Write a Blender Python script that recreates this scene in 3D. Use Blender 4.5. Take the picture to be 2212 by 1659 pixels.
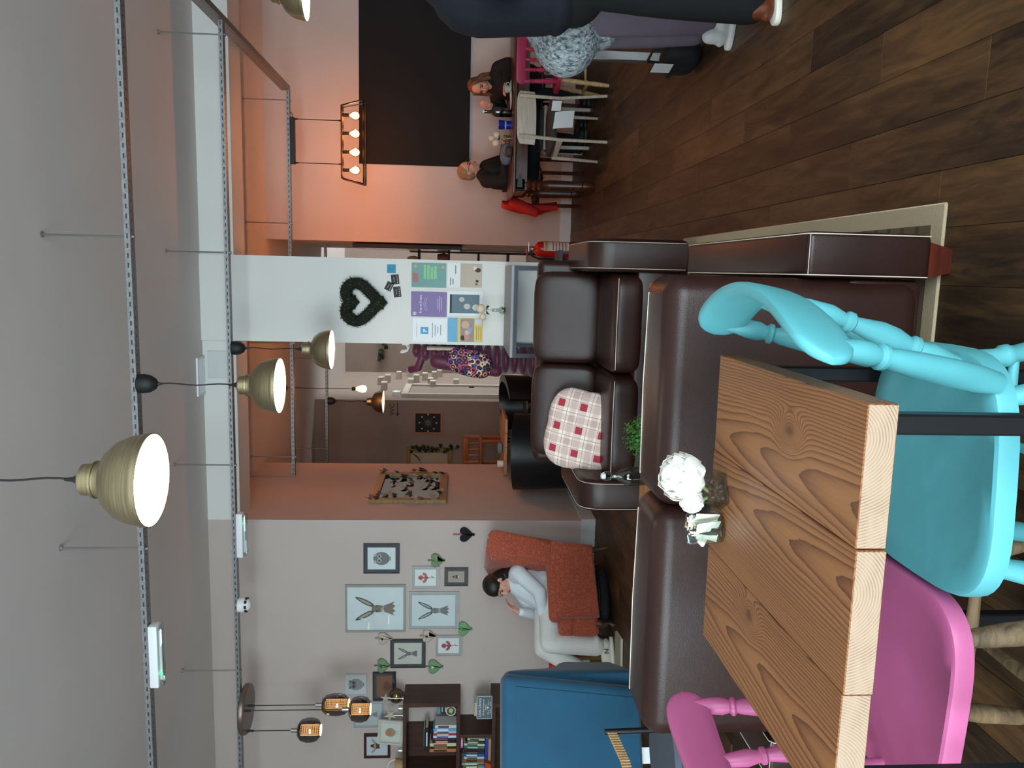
import bpy, bmesh, math, random
from mathutils import Vector, Matrix
random.seed(7)
for o in list(bpy.data.objects): bpy.data.objects.remove(o)
scene = bpy.context.scene
COL = scene.collection
PI = math.pi
# ---------------------------------------------------------------- camera (phone held sideways: the picture is turned a quarter turn)
F, CAMH = 1700.0, 1.25
def _rot():
    p, y, r = (math.radians(a) for a in (3.93639313, 8.25865907, 0.86882665))
    c, s = math.cos, math.sin
    A = Matrix(((1,0,0),(0,0,-1),(0,1,0)))
    Y = Matrix(((c(y),0,s(y)),(0,1,0),(-s(y),0,c(y))))
    X = Matrix(((1,0,0),(0,c(p),-s(p)),(0,s(p),c(p))))
    Z = Matrix(((c(r),-s(r),0),(s(r),c(r),0),(0,0,1)))
    return Z @ X @ Y @ A
RC = _rot(); CAMP = Vector((0,0,CAMH))
def ray(X, Y): return RC.transposed() @ (Vector((829.5-Y, X-1106.0, F))/F) if False else RC.transposed() @ (Vector((1659-Y-829.5, X-1106.0, F))/F)
def onZ(X, Y, z=0.0): d = ray(X,Y); return CAMP + d*((z-CAMH)/d.z)
def onY(X, Y, y): d = ray(X,Y); return CAMP + d*(y/d.y)
def onX(X, Y, x): d = ray(X,Y); return CAMP + d*(x/d.x)
cd = bpy.data.cameras.new('camera'); cam = bpy.data.objects.new('camera', cd); COL.objects.link(cam)
cd.sensor_fit = 'HORIZONTAL'; cd.sensor_width = 36.0; cd.lens = 36.0*F/2212.0; cd.clip_start = 0.02
cx, cy, cz = RC[1], RC[0], -RC[2]
cam.matrix_world = Matrix(((cx[0],cy[0],cz[0],0),(cx[1],cy[1],cz[1],0),(cx[2],cy[2],cz[2],CAMH),(0,0,0,1)))
scene.camera = cam
# ---------------------------------------------------------------- light
SKY = 17.0
w = bpy.data.worlds.new('sky'); scene.world = w; w.use_nodes = True
bg = w.node_tree.nodes['Background']; bg.inputs[0].default_value = (0.92,0.97,1.0,1); bg.inputs[1].default_value = SKY
def portal(x, z, y, sx, sz):
    l = bpy.data.lights.new('window_portal','AREA'); l.shape='RECTANGLE'; l.size=sx; l.size_y=sz
    l.cycles.is_portal = True
    o = bpy.data.objects.new('window_portal', l); COL.objects.link(o); o.location=(x,y,z); o.rotation_euler=(-PI/2,0,PI)
    o.rotation_euler=(PI/2,0,0)   # faces +y, into the room
    return o
FRONT = -1.7
portal(-2.4, 1.5, FRONT-0.02, 2.9, 2.2); portal(1.4, 1.5, FRONT-0.02, 3.0, 2.2)
vs = scene.view_settings; vs.view_transform='Standard'; vs.look='None'; vs.gamma=1.0; vs.use_curve_mapping=False; vs.exposure=0.0
# ---------------------------------------------------------------- materials
def lin(h):
    h = h.lstrip('#'); v = [int(h[i:i+2],16)/255 for i in (0,2,4)]
    return tuple(((c+0.055)/1.055)**2.4 if c > 0.04045 else c/12.92 for c in v)+(1.0,)
MATS = {}
class NT:
    def __init__(s, name):
        s.m = bpy.data.materials.new(name); s.m.use_nodes = True; s.t = s.m.node_tree
        s.b = s.t.nodes['Principled BSDF']; s.out = s.t.nodes['Material Output']
    def n(s, kind, **kw):
        x = s.t.nodes.new('ShaderNode'+kind)
        for k, v in kw.items():
            if k.startswith('i_'):
                key = k[2:]
                x.inputs[int(key) if key.isdigit() else key.replace('_',' ')].default_value = v
            else: setattr(x, k, v)
        return x
    def l(s, a, ao, b, bi): s.t.links.new(a.outputs[ao], b.inputs[bi])
    def math(s, op, a, b=None, c=None):
        x = s.n('Math', operation=op)
        for i, v in enumerate((a,b,c)):
            if v is None: continue
            if isinstance(v,(int,float)): x.inputs[i].default_value = v
            else: s.t.links.new(v, x.inputs[i])
        return x.outputs[0]
    def mix(s, fac, a, b):
        x = s.n('Mix', data_type='RGBA')
        for i, v in ((0,fac),(6,a),(7,b)):
            if isinstance(v,(int,float,tuple)): x.inputs[i].default_value = v
            else: s.t.links.new(v, x.inputs[i])
        return x.outputs[2]
    def ramp(s, fac, stops):
        x = s.n('ValToRGB'); e = x.color_ramp.elements
        while len(e) < len(stops): e.new(0.5)
        for i,(p,c) in enumerate(stops): e[i].position = p; e[i].color = c
        s.t.links.new(fac, x.inputs[0]); return x.outputs[0]
    def coord(s, kind='Object', scale=(1,1,1), rot=(0,0,0), loc=(0,0,0)):
        t = s.n('TexCoord'); m = s.n('Mapping'); m.inputs['Scale'].default_value = scale; m.inputs['Rotation'].default_value = rot; m.inputs['Location'].default_value = loc
        s.l(t, kind, m, 0); return m.outputs[0]
    def noise(s, vec, scale=5, detail=4, rough=0.5, dist=0):
        x = s.n('TexNoise'); x.inputs['Scale'].default_value = scale; x.inputs['Detail'].default_value = detail
        x.inputs['Roughness'].default_value = rough; x.inputs['Distortion'].default_value = dist
        if vec is not None: s.t.links.new(vec, x.inputs['Vector'])
        return x.outputs[0]
    def bump(s, h, st=0.2, d=0.01):
        x = s.n('Bump'); x.inputs['Strength'].default_value = st; x.inputs['Distance'].default_value = d
        s.t.links.new(h, x.inputs['Height']); s.t.links.new(x.outputs[0], s.b.inputs['Normal'])
    def col(s, c): s.t.links.new(c, s.b.inputs['Base Color'])
def pm(name, c, rough=0.5, metal=0.0, var=0.10, scale=6.0, bump=0.0, bscale=60.0, coat=0.0, sheen=0.0, trans=0.0, ior=1.45, alpha=1.0, emit=None, es=0.0, st=(1,1,1), sss=0.0):
    if name in MATS: return MATS[name]
    m = NT(name); b = m.b; L = lin(c)
    b.inputs['Roughness'].default_value = rough; b.inputs['Metallic'].default_value = metal
    b.inputs['Coat Weight'].default_value = coat; b.inputs['Sheen Weight'].default_value = sheen
    b.inputs['Transmission Weight'].default_value = trans; b.inputs['IOR'].default_value = ior; b.inputs['Alpha'].default_value = alpha
    b.inputs['Subsurface Weight'].default_value = sss
    vec = m.coord('Object', st)
    if var > 0:
        f = m.noise(vec, scale, 4)
        lo = tuple(max(0,x*(1-var*1.6)) for x in L[:3])+(1,); hi = tuple(min(1,x*(1+var*1.6)) for x in L[:3])+(1,)
        m.col(m.ramp(f, [(0.25,lo),(0.75,hi)]))
    else: b.inputs['Base Color'].default_value = L
    if bump > 0: m.bump(m.noise(vec, bscale, 3), bump, 0.01)
    if emit: b.inputs['Emission Color'].default_value = lin(emit); b.inputs['Emission Strength'].default_value = es
    MATS[name] = m.m; return m.m
def flat(c, rough=0.6): return pm('paint_'+c.lstrip('#')+('' if rough==0.6 else '_%d'%int(rough*100)), c, rough, var=0.03)
def glassmat(name, tint, op, rough=0.02):
    # thin clear glass: mostly see-through with a mirror-like sheen
    if name in MATS: return MATS[name]
    m = NT(name); t = m.n('BsdfTransparent'); t.inputs[0].default_value = lin(tint); g = m.n('BsdfGlossy'); g.inputs[1].default_value = rough
    x = m.n('MixShader'); lw = m.n('LayerWeight'); lw.inputs[0].default_value = 0.35
    f = m.math('ADD', m.math('MULTIPLY', lw.outputs['Facing'], 0.45), op)
    m.t.links.new(f, x.inputs[0]); m.l(t,0,x,1); m.l(g,0,x,2); m.l(x,0,m.out,0)
    MATS[name] = m.m; return m.m
# ---------------------------------------------------------------- geometry
def rz(a): return Matrix.Rotation(a, 4, 'Z')
def TR(loc, a=0.0, ax='Z'): return Matrix.Translation(Vector(loc)) @ Matrix.Rotation(a, 4, ax)
def frame(d, up=(0,0,1)):
    d = Vector(d).normalized(); u = Vector(up)
    if abs(d.dot(u)) > 0.98: u = Vector((1,0,0))
    x = u.cross(d).normalized(); y = d.cross(x); return x, y, d
class MB:
    def __init__(s): s.v=[]; s.f=[]; s.mi=[]
    def add(s, vs, fs, M=None, mi=0):
        k = len(s.v); vs = [Vector(q) for q in vs]
        s.v += [M @ q for q in vs] if M is not None else vs
        s.f += [tuple(i+k for i in f) for f in fs]; s.mi += [mi]*len(fs); return s
    def box(s, c, d, M=None, mi=0):
        x,y,z = (q/2 for q in d); cx,cy,cz = c
        vs = [(cx+i*x,cy+j*y,cz+k*z) for i in (-1,1) for j in (-1,1) for k in (-1,1)]
        return s.add(vs, [(0,1,3,2),(4,6,7,5),(0,4,5,1),(2,3,7,6),(0,2,6,4),(1,5,7,3)], M, mi)
    def bb(s, x0,x1,y0,y1,z0,z1, M=None, mi=0): return s.box(((x0+x1)/2,(y0+y1)/2,(z0+z1)/2),(abs(x1-x0),abs(y1-y0),abs(z1-z0)),M,mi)
    def rbox(s, c, d, r=0.01, seg=2, M=None, mi=0):
        bm = bmesh.new(); bmesh.ops.create_cube(bm, size=1.0)
        for v in bm.verts: v.co = Vector((v.co.x*d[0]+c[0], v.co.y*d[1]+c[1], v.co.z*d[2]+c[2]))
        bmesh.ops.bevel(bm, geom=bm.edges[:], offset=min(r,0.49*min(d)), segments=seg, affect='EDGES', profile=0.5)
        return s.frombm(bm, M, mi)
    def frombm(s, bm, M=None, mi=0):
        bm.verts.index_update(); s.add([v.co.copy() for v in bm.verts], [tuple(v.index for v in f.verts) for f in bm.faces], M, mi); bm.free(); return s
    def tube(s, pts, r, n=8, cap=True, M=None, mi=0, closed=False, sq=None):
        pts = [Vector(p) for p in pts]; N = len(pts)
        rs = r if isinstance(r,(list,tuple)) else [r]*N
        vs=[]; fs=[]; x=None
        for i,p in enumerate(pts):
            if closed: d = pts[(i+1)%N]-pts[i-1]
            else: d = pts[min(i+1,N-1)]-pts[max(i-1,0)]
            if d.length < 1e-9: d = Vector((0,0,1))
            d.normalize()
            if x is None: x, y, _ = frame(d)
            else:
                x = (x - d*x.dot(d)); x = x.normalized() if x.length>1e-6 else frame(d)[0]; y = d.cross(x)
            for k in range(n):
                a = 2*PI*k/n
                if sq: vs.append(p + x*(math.cos(a)*rs[i]*sq[0]) + y*(math.sin(a)*rs[i]*sq[1]))
                else: vs.append(p + x*(math.cos(a)*rs[i]) + y*(math.sin(a)*rs[i]))
        for i in range(N if closed else N-1):
            j = (i+1)%N
            for k in range(n): fs.append((i*n+k, i*n+(k+1)%n, j*n+(k+1)%n, j*n+k))
        if cap and not closed: fs.append(tuple(reversed(range(n)))); fs.append(tuple(range((N-1)*n,N*n)))
        return s.add(vs, fs, M, mi)
    def cyl(s, a, b, r0, r1=None, n=14, M=None, mi=0): return s.tube([a,b],[r0, r0 if r1 is None else r1], n, True, M, mi)
    def lathe(s, prof, c=(0,0,0), n=24, M=None, mi=0, cap=True, ax=None):
        if ax is None: T = Matrix.Translation(Vector(c))
        else:
            x,y,d = frame(ax); T = Matrix(((x.x,y.x,d.x,c[0]),(x.y,y.y,d.y,c[1]),(x.z,y.z,d.z,c[2]),(0,0,0,1)))
        vs=[]; fs=[]
        for r,z in prof:
            for k in range(n): a=2*PI*k/n; vs.append(T @ Vector((r*math.cos(a), r*math.sin(a), z)))
        for i in range(len(prof)-1):
            for k in range(n): fs.append((i*n+k, i*n+(k+1)%n, (i+1)*n+(k+1)%n, (i+1)*n+k))
        if cap:
            if prof[0][0] > 1e-5: fs.append(tuple(reversed(range(n))))
            if prof[-1][0] > 1e-5: fs.append(tuple(range((len(prof)-1)*n, len(prof)*n)))
        return s.add(vs, fs, M, mi)
    def ell(s, c, r, nu=16, nv=10, M=None, mi=0):
        if isinstance(r,(int,float)): r=(r,r,r)
        vs=[Vector((c[0],c[1],c[2]-r[2]))]; fs=[]
        for i in range(1,nv):
            t=-PI/2+PI*i/nv
            for k in range(nu): a=2*PI*k/nu; vs.append(Vector((c[0]+r[0]*math.cos(t)*math.cos(a), c[1]+r[1]*math.cos(t)*math.sin(a), c[2]+r[2]*math.sin(t))))
        vs.append(Vector((c[0],c[1],c[2]+r[2]))); e=len(vs)-1
        for k in range(nu):
            fs.append((0,1+(k+1)%nu,1+k)); b=1+(nv-2)*nu; fs.append((e,b+k,b+(k+1)%nu))
            for i in range(nv-2): q=1+i*nu; fs.append((q+k,q+(k+1)%nu,q+nu+(k+1)%nu,q+nu+k))
        return s.add(vs,fs,M,mi)
    def cap(s, a, b, r0, r1, n=12, M=None, mi=0):     # a limb: tapered tube with round ends
        a=Vector(a); b=Vector(b); d=(b-a); L=d.length; d.normalize(); pts=[]; rs=[]
        for t in (1.0,0.8,0.5): pts.append(a-d*r0*t*0.98); rs.append(r0*max(0.05,math.sqrt(max(0,1-t*t))))
        pts += [a,b]; rs += [r0,r1]
        for t in (0.5,0.8,1.0): pts.append(b+d*r1*t*0.98); rs.append(r1*max(0.05,math.sqrt(max(0,1-t*t))))
        return s.tube(pts, rs, n, True, M, mi)
    def prism(s, poly, z0, z1, M=None, mi=0, side=None):
        n=len(poly); vs=[(x,y,z0) for x,y in poly]+[(x,y,z1) for x,y in poly]
        s.add(vs, [tuple(reversed(range(n))), tuple(range(n,2*n))], M, mi)
        k=len(s.v)-2*n
        for i in range(n): s.f.append((k+i,k+(i+1)%n,k+n+(i+1)%n,k+n+i)); s.mi.append(mi if side is None else side)
        return s
    def rprism(s, poly, z0, z1, r=0.008, seg=2, M=None, mi=0):
        bm=bmesh.new(); n=len(poly)
        a=[bm.verts.new((x,y,z0)) for x,y in poly]; b=[bm.verts.new((x,y,z1)) for x,y in poly]
        bm.faces.new(list(reversed(a))); bm.faces.new(b)
        for i in range(n): bm.faces.new((a[i],a[(i+1)%n],b[(i+1)%n],b[i]))
        es=[e for e in bm.edges if abs(e.verts[0].co.z-e.verts[1].co.z)<1e-6]
        bmesh.ops.recalc_face_normals(bm, faces=bm.faces[:])
        bmesh.ops.bevel(bm, geom=es, offset=r, segments=seg, affect='EDGES', profile=0.5)
        return s.frombm(bm, M, mi)
    def pill(s, c, d, e=5.0, n=9, M=None, mi=0, ez=None):   # cushion: a soft box
        ez = ez or e; vs=[]; fs=[]; idx={}
        def key(p): return tuple(round(q,5) for q in p)
        def put(p):
            k=key(p)
            if k not in idx:
                x,y,z=p; m=max(abs(x),abs(y),abs(z)); L=(abs(x)**e+abs(y)**e+abs(z)**ez)**(1.0/e)
                q=m/L if L>0 else 0
                idx[k]=len(vs); vs.append((c[0]+x*q*d[0]/2, c[1]+y*q*d[1]/2, c[2]+z*q*d[2]/2))
            return idx[k]
        def wv(i): t=-1+2*i/n; return math.sin(t*PI/2)
        for ax in range(3):
            for sg in (-1,1):
                for i in range(n):
                    for j in range(n):
                        q=[]
                        for a,b in ((i,j),(i+1,j),(i+1,j+1),(i,j+1)):
                            p=[0,0,0]; p[ax]=sg; p[(ax+1)%3]=wv(a); p[(ax+2)%3]=wv(b); q.append(put(p))
                        fs.append(tuple(q) if sg>0 else tuple(reversed(q)))
        return s.add(vs,fs,M,mi)
    def grid(s, fn, nu, nv, M=None, mi=0, wrap=False):
        vs=[fn(i/nu, j/nv) for i in range(nu+1) for j in range(nv+1)]; fs=[]
        for i in range(nu):
            for j in range(nv): a=i*(nv+1)+j; fs.append((a,a+1,a+nv+2,a+nv+1))
        return s.add(vs,fs,M,mi)
    def sheet(s, fn, nu, nv, t=0.004, M=None, mi=0):         # cloth with two faces and a rim
        bm=bmesh.new(); g=[[bm.verts.new(fn(i/nu,j/nv)) for j in range(nv+1)] for i in range(nu+1)]
        for i in range(nu):
            for j in range(nv): bm.faces.new((g[i][j],g[i][j+1],g[i+1][j+1],g[i+1][j]))
        bmesh.ops.recalc_face_normals(bm, faces=bm.faces[:])
        bmesh.ops.solidify(bm, geom=bm.faces[:], thickness=t)
        return s.frombm(bm,M,mi)
    def build(s, name, mat, par=None, w=False, sm=40, rem=None, sub=0, smooth_it=0, kind=None, label=None, fixn=True):
        me=bpy.data.meshes.new(name); off=Vector((0,0,0))
        if w:
            p=par
            while p is not None: off += p.location; p=p.parent
        me.from_pydata([tuple(q-off) for q in s.v],[],s.f)
        ms = mat if isinstance(mat,(list,tuple)) else [mat]
        for m in ms: me.materials.append(m)
        if len(ms)>1: me.polygons.foreach_set('material_index', s.mi)
        if fixn:
            bm=bmesh.new(); bm.from_mesh(me); bmesh.ops.recalc_face_normals(bm, faces=bm.faces[:]); bm.to_mesh(me); bm.free()
        if sm:
            me.polygons.foreach_set('use_smooth',[True]*len(me.polygons)); me.set_sharp_from_angle(angle=math.radians(sm))
        me.update()
        o=bpy.data.objects.new(name,me); COL.objects.link(o); o.parent=par
        if rem:
            r=o.modifiers.new('remesh','REMESH'); r.mode='VOXEL'; r.voxel_size=rem; r.use_smooth_shade=True
            if smooth_it: q=o.modifiers.new('smooth','SMOOTH'); q.factor=0.5; q.iterations=smooth_it
        if sub: q=o.modifiers.new('sub','SUBSURF'); q.levels=sub; q.render_levels=sub
        if kind: o['kind']=kind
        if label: o['label']=label
        return o
def tag(o, label, cat, group=None):
    o['label']=label; o['category']=cat
    if group: o['group']=group
    return o
def thing(name, label, cat, loc=(0,0,0), a=0.0, group=None):
    o=bpy.data.objects.new(name,None); o.empty_display_size=0.05; COL.objects.link(o); o.location=loc; o.rotation_euler=(0,0,a)
    return tag(o,label,cat,group)
def struct(o): o['kind']='structure'; return o
def dup(root, loc, a=None, label=None, group=None, scale=None):
    def cp(o, par):
        c=o.copy(); COL.objects.link(c); c.parent=par
        for ch in o.children: cp(ch,c)
        return c
    r=cp(root,None); r.location=loc
    if a is not None: r.rotation_euler=(0,0,a)
    if scale: r.scale=(scale,)*3
    if label: r['label']=label
    if group: r['group']=group
    return r
def text(name, body, size, mat, par, M, align='LEFT', ext=0.0005, sx=1.0):
    cu=bpy.data.curves.new(name,'FONT'); cu.body=body; cu.size=size; cu.extrude=ext; cu.align_x=align; cu.resolution_u=2
    to=bpy.data.objects.new(name,cu); COL.objects.link(to); dg=bpy.context.evaluated_depsgraph_get(); dg.update()
    me=bpy.data.meshes.new_from_object(to.evaluated_get(dg)); bpy.data.objects.remove(to); bpy.data.curves.remove(cu)
    S=Matrix.Diagonal((sx,1,1,1)); me.transform(M@S); me.materials.clear(); me.materials.append(mat); me.name=name
    o=bpy.data.objects.new(name,me); COL.objects.link(o); o.parent=par; return o
# wall-facing matrix: local x -> world x (right), local y -> up, local z -> toward the camera (-y)
def WM(x,y,z): return Matrix(((1,0,0,x),(0,0,-1,y),(0,1,0,z),(0,0,0,1)))
# ================================================================ special materials
def floor_mat(name, obj):
    m=NT(name); b=m.b
    vec=m.coord('Object',(1,1,1))
    if obj:
        oi=m.n('ObjectInfo'); cmb=m.n('CombineXYZ'); m.t.links.new(m.math('MULTIPLY',oi.outputs['Random'],37.0),cmb.inputs[0]); m.t.links.new(m.math('MULTIPLY',oi.outputs['Random'],11.0),cmb.inputs[1])
        ad=m.n('VectorMath',operation='ADD'); m.t.links.new(vec,ad.inputs[0]); m.l(cmb,0,ad,1); vec=ad.outputs[0]
    mp=m.n('Mapping'); mp.inputs['Scale'].default_value=(1.0,0.14,1.0); m.t.links.new(vec,mp.inputs[0])
    g=m.noise(mp.outputs[0],26,8,0.68,0.9); big=m.noise(mp.outputs[0],5,5,0.6,0.8)
    f=m.math('ADD',m.math('MULTIPLY',g,0.62),m.math('MULTIPLY',big,0.6))
    if obj: f=m.math('ADD',f,m.math('MULTIPLY',m.math('SUBTRACT',oi.outputs['Random'],0.5),0.16))
    c=m.ramp(f,[(0.38,lin('#130d08')),(0.53,lin('#2d2014')),(0.68,lin('#4a351f')),(0.88,lin('#69492b'))])
    m.col(c); b.inputs['Roughness'].default_value=0.5; b.inputs['Specular IOR Level'].default_value=0.28
    m.bump(g,0.25,0.004)
    return m.m
M_PLANK=floor_mat('oak_plank',True); M_FLOOR=floor_mat('floor_wood',False)
def table_mat(name, cx, kx, ky, seed):
    # sawn softwood board: growth rings about a slanted heart line, pushed aside round a knot
    m=NT(name); b=m.b
    tc=m.n('TexCoord'); sp=m.n('SeparateXYZ'); m.l(tc,'Object',sp,0)
    x,y,z=sp.outputs[0],sp.outputs[1],sp.outputs[2]
    vec=m.coord('Object',(1,0.22,1),loc=(seed,seed*1.7,0))
    n1=m.noise(vec,7,3,0.5); n2=m.noise(vec,26,4,0.6)
    dx=m.math('SUBTRACT',x,kx); dy=m.math('SUBTRACT',y,ky)
    d2=m.math('ADD',m.math('POWER',dx,2.0),m.math('MULTIPLY',m.math('POWER',dy,2.0),0.45))
    kn=m.math('MULTIPLY',m.math('EXPONENT',m.math('MULTIPLY',d2,-1500.0)),0.050)
    xx=m.math('ADD',m.math('SUBTRACT',x,cx),m.math('MULTIPLY',m.math('SUBTRACT',n1,0.5),0.050))
    zz=m.math('ADD',z,m.math('ADD',m.math('MULTIPLY',y,0.030),0.062+0.010*seed))
    r=m.math('SQRT',m.math('ADD',m.math('POWER',xx,2.0),m.math('POWER',zz,2.0)))
    r=m.math('ADD',m.math('ADD',r,kn),m.math('MULTIPLY',n2,0.003))
    saw=m.math('FRACT',m.math('MULTIPLY',r,215.0))
    ring=m.math('POWER',saw,2.6)
    fine=m.noise(m.coord('Object',(1,0.03,1)),180,3,0.6)
    f=m.math('ADD',m.math('MULTIPLY',ring,0.52),m.math('ADD',m.math('MULTIPLY',n1,0.35),m.math('MULTIPLY',m.math('SUBTRACT',fine,0.5),0.35)))
    c=m.ramp(f,[(0.08,lin('#97673e')),(0.30,lin('#845430')),(0.55,lin('#663d21')),(0.9,lin('#331d0f'))])
    kd=m.math('EXPONENT',m.math('MULTIPLY',d2,-9000.0))
    m.col(m.mix(m.math('MULTIPLY',kd,0.75),c,lin('#3a2415')))
    b.inputs['Roughness'].default_value=0.5
    m.bump(f,0.25,0.002)
    return m.m
def endgrain_mat(name, cx):
    m=NT(name); tc=m.n('TexCoord'); sp=m.n('SeparateXYZ'); m.l(tc,'Object',sp,0)
    n=m.noise(m.coord('Object'),18,3)
    xx=m.math('SUBTRACT',sp.outputs[0],cx); zz=m.math('SUBTRACT',sp.outputs[2],0.045)
    r=m.math('ADD',m.math('SQRT',m.math('ADD',m.math('POWER',xx,2.0),m.math('POWER',zz,2.0))),m.math('MULTIPLY',n,0.004))
    f=m.math('POWER',m.math('FRACT',m.math('MULTIPLY',r,240.0)),2.0)
    f=m.math('MULTIPLY',f,m.math('MULTIPLY',m.noise(m.coord('Object',(1,1,3)),30,3),1.4))
    m.col(m.ramp(f,[(0.1,lin('#9f8a75')),(0.5,lin('#8f7560')),(0.9,lin('#6f543f'))])); m.b.inputs['Roughness'].default_value=0.65
    return m.m
def leather_mat():
    m=NT('brown_leather'); v=m.coord('Object')
    f=m.noise(v,3,3); m.col(m.ramp(f,[(0.3,lin('#22120f')),(0.7,lin('#311c17'))]))
    m.b.inputs['Roughness'].default_value=0.36; m.b.inputs['Specular IOR Level'].default_value=0.32
    vo=m.n('TexVoronoi'); vo.inputs['Scale'].default_value=420; m.t.links.new(v,vo.inputs['Vector'])
    h=m.math('ADD',m.math('MULTIPLY',vo.outputs[0],0.25),m.math('MULTIPLY',m.noise(v,9,4,0.6),1.2)); m.bump(h,0.16,0.006)
    return m.m
M_LEATHER=leather_mat()
M_STITCH=pm('cream_stitching','#cfc4b4',0.7,var=0.05)
def plaid_mat():
    m=NT('red_cream_check'); t=m.n('TexCoord'); sp=m.n('SeparateXYZ'); m.l(t,'Object',sp,0)
    def band(o,per,lo,hi,off):
        f=m.math('FRACT',m.math('ADD',m.math('DIVIDE',o,per),off)); return m.math('MULTIPLY',m.math('GREATER_THAN',f,lo),m.math('LESS_THAN',f,hi))
    P=0.135
    a=band(sp.outputs[0],P,0.0,0.31,0.1); b=band(sp.outputs[2],P,0.0,0.31,0.2)
    a2=m.math('MAXIMUM',band(sp.outputs[0],P,0.45,0.72,0.1),0.0); b2=band(sp.outputs[2],P,0.45,0.72,0.2)
    la=m.math('MAXIMUM',band(sp.outputs[0],P,0.33,0.36,0.1),band(sp.outputs[0],P,0.82,0.85,0.1)); lb=m.math('MAXIMUM',band(sp.outputs[2],P,0.33,0.36,0.2),band(sp.outputs[2],P,0.82,0.85,0.2))
    s1=m.math('MULTIPLY',m.math('ADD',a,b),0.5); s2=m.math('MULTIPLY',m.math('ADD',a2,b2),0.5)
    c=m.mix(m.math('MULTIPLY',s2,0.8),lin('#e4d9cb'),lin('#a98a88'))
    c=m.mix(m.math('MULTIPLY',m.math('MAXIMUM',la,lb),0.6),c,lin('#8a3f49'))
    c=m.mix(m.math('MULTIPLY',s1,0.9),c,lin('#b08c8c'))
    c=m.mix(m.math('MULTIPLY',m.math('MULTIPLY',a,b),0.95),c,lin('#9c1a34'))
    m.col(c); m.b.inputs['Roughness'].default_value=0.85; m.bump(m.noise(m.coord('Object'),400,2),0.2,0.002); return m.m
def damask_mat():
    m=NT('orange_patterned_upholstery'); v=m.coord('Object')
    vo=m.n('TexVoronoi',feature='F1'); vo.inputs['Scale'].default_value=26; vo.inputs['Randomness'].default_value=0.55; m.t.links.new(v,vo.inputs['Vector'])
    f=m.math('FRACT',m.math('MULTIPLY',vo.outputs[0],2.6)); 
    m.col(m.ramp(f,[(0.25,lin('#b1573c')),(0.55,lin('#9c4630'))])); m.b.inputs['Roughness'].default_value=0.8; m.b.inputs['Sheen Weight'].default_value=0.2
    m.bump(vo.outputs[0],0.15,0.004); return m.m
def wool_mat():
    m=NT('speckled_wool'); v=m.coord('Object',(1,1,0.45))
    f=m.noise(v,75,3,0.7,0.6)
    m.col(m.ramp(f,[(0.36,lin('#47525a')),(0.48,lin('#93a1a8')),(0.62,lin('#c3cdd0'))])); m.b.inputs['Roughness'].default_value=0.95; m.bump(f,0.8,0.02); return m.m
def floral_mat():
    m=NT('floral_print'); v=m.coord('Object'); vo=m.n('TexVoronoi'); vo.inputs['Scale'].default_value=24; m.t.links.new(v,vo.inputs['Vector'])
    sp=m.n('SeparateColor'); m.l(vo,'Color',sp,0)
    pal=m.ramp(sp.outputs[0],[(0.0,lin('#d4574a')),(0.25,lin('#5a4aa0')),(0.45,lin('#e08a54')),(0.62,lin('#d9cdb0')),(0.8,lin('#b23a58')),(0.95,lin('#3c3f86'))])
    ring=m.math('FRACT',m.math('MULTIPLY',vo.outputs[0],2.1))
    m.col(m.mix(m.math('GREATER_THAN',ring,0.46),pal,lin('#14131c'))); m.b.inputs['Roughness'].default_value=0.7; return m.m
def brass_mat():
    m=NT('brushed_antique_brass'); tc=m.n('TexCoord'); sp=m.n('SeparateXYZ'); m.l(tc,'Object',sp,0)
    f=m.noise(m.coord('Object',(2,2,60)),5,3)
    m.col(m.ramp(f,[(0.3,lin('#9c8f70')),(0.7,lin('#bdb190'))])); m.b.inputs['Metallic'].default_value=1.0; m.b.inputs['Roughness'].default_value=0.36
    m.bump(f,0.08,0.003); return m.m
M_BRASS=brass_mat()
def rail_mat():
    m=NT('galvanised_slotted_steel'); tc=m.n('TexCoord'); sp=m.n('SeparateXYZ'); m.l(tc,'Object',sp,0)
    f=m.math('FRACT',m.math('MULTIPLY',sp.outputs[0],1/0.05)); s=m.math('MULTIPLY',m.math('GREATER_THAN',f,0.25),m.math('LESS_THAN',f,0.75))
    a=m.math('MULTIPLY',m.math('GREATER_THAN',sp.outputs[2],0.011),m.math('LESS_THAN',sp.outputs[2],0.019))
    f2=m.math('FRACT',m.math('MULTIPLY',sp.outputs[0],1/0.05)); s2=m.math('LESS_THAN',f2,0.22)
    b=m.math('MULTIPLY',m.math('GREATER_THAN',sp.outputs[1],0.022),m.math('LESS_THAN',sp.outputs[1],0.031))
    hole=m.math('MAXIMUM',m.math('MULTIPLY',s,a),m.math('MULTIPLY',s2,b))
    n=m.noise(m.coord('Object'),60,3); base=m.ramp(n,[(0.3,lin('#7c7f80')),(0.7,lin('#9a9d9e'))])
    m.col(m.mix(hole,base,lin('#2a2c30'))); m.b.inputs['Roughness'].default_value=0.5
    m.t.links.new(m.math('SUBTRACT',0.75,m.math('MULTIPLY',hole,0.75)),m.b.inputs['Metallic']); return m.m
M_RAIL=rail_mat()
M_WALL=pm('warm_grey_wall_paint','#b8aca6',0.75,var=0.025,scale=1.5,bump=0.06,bscale=90)
M_WHITE=pm('white_wall_paint','#d3d4d0',0.6,var=0.02,scale=1.5,bump=0.04,bscale=90)
M_CEIL=pm('ceiling_paint','#d2cdc9',0.85,var=0.03,scale=0.8)
M_SKIRT=pm('skirting_gloss','#c6cccd',0.4,var=0.02)
M_BLACK=pm('black_metal','#121316',0.4,var=0.05)
M_DARKBLUE=pm('dark_blue_metal','#27303f',0.5,var=0.06)
M_STEEL=pm('steel','#a6a8a8',0.3,0.9,var=0.05)
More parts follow.
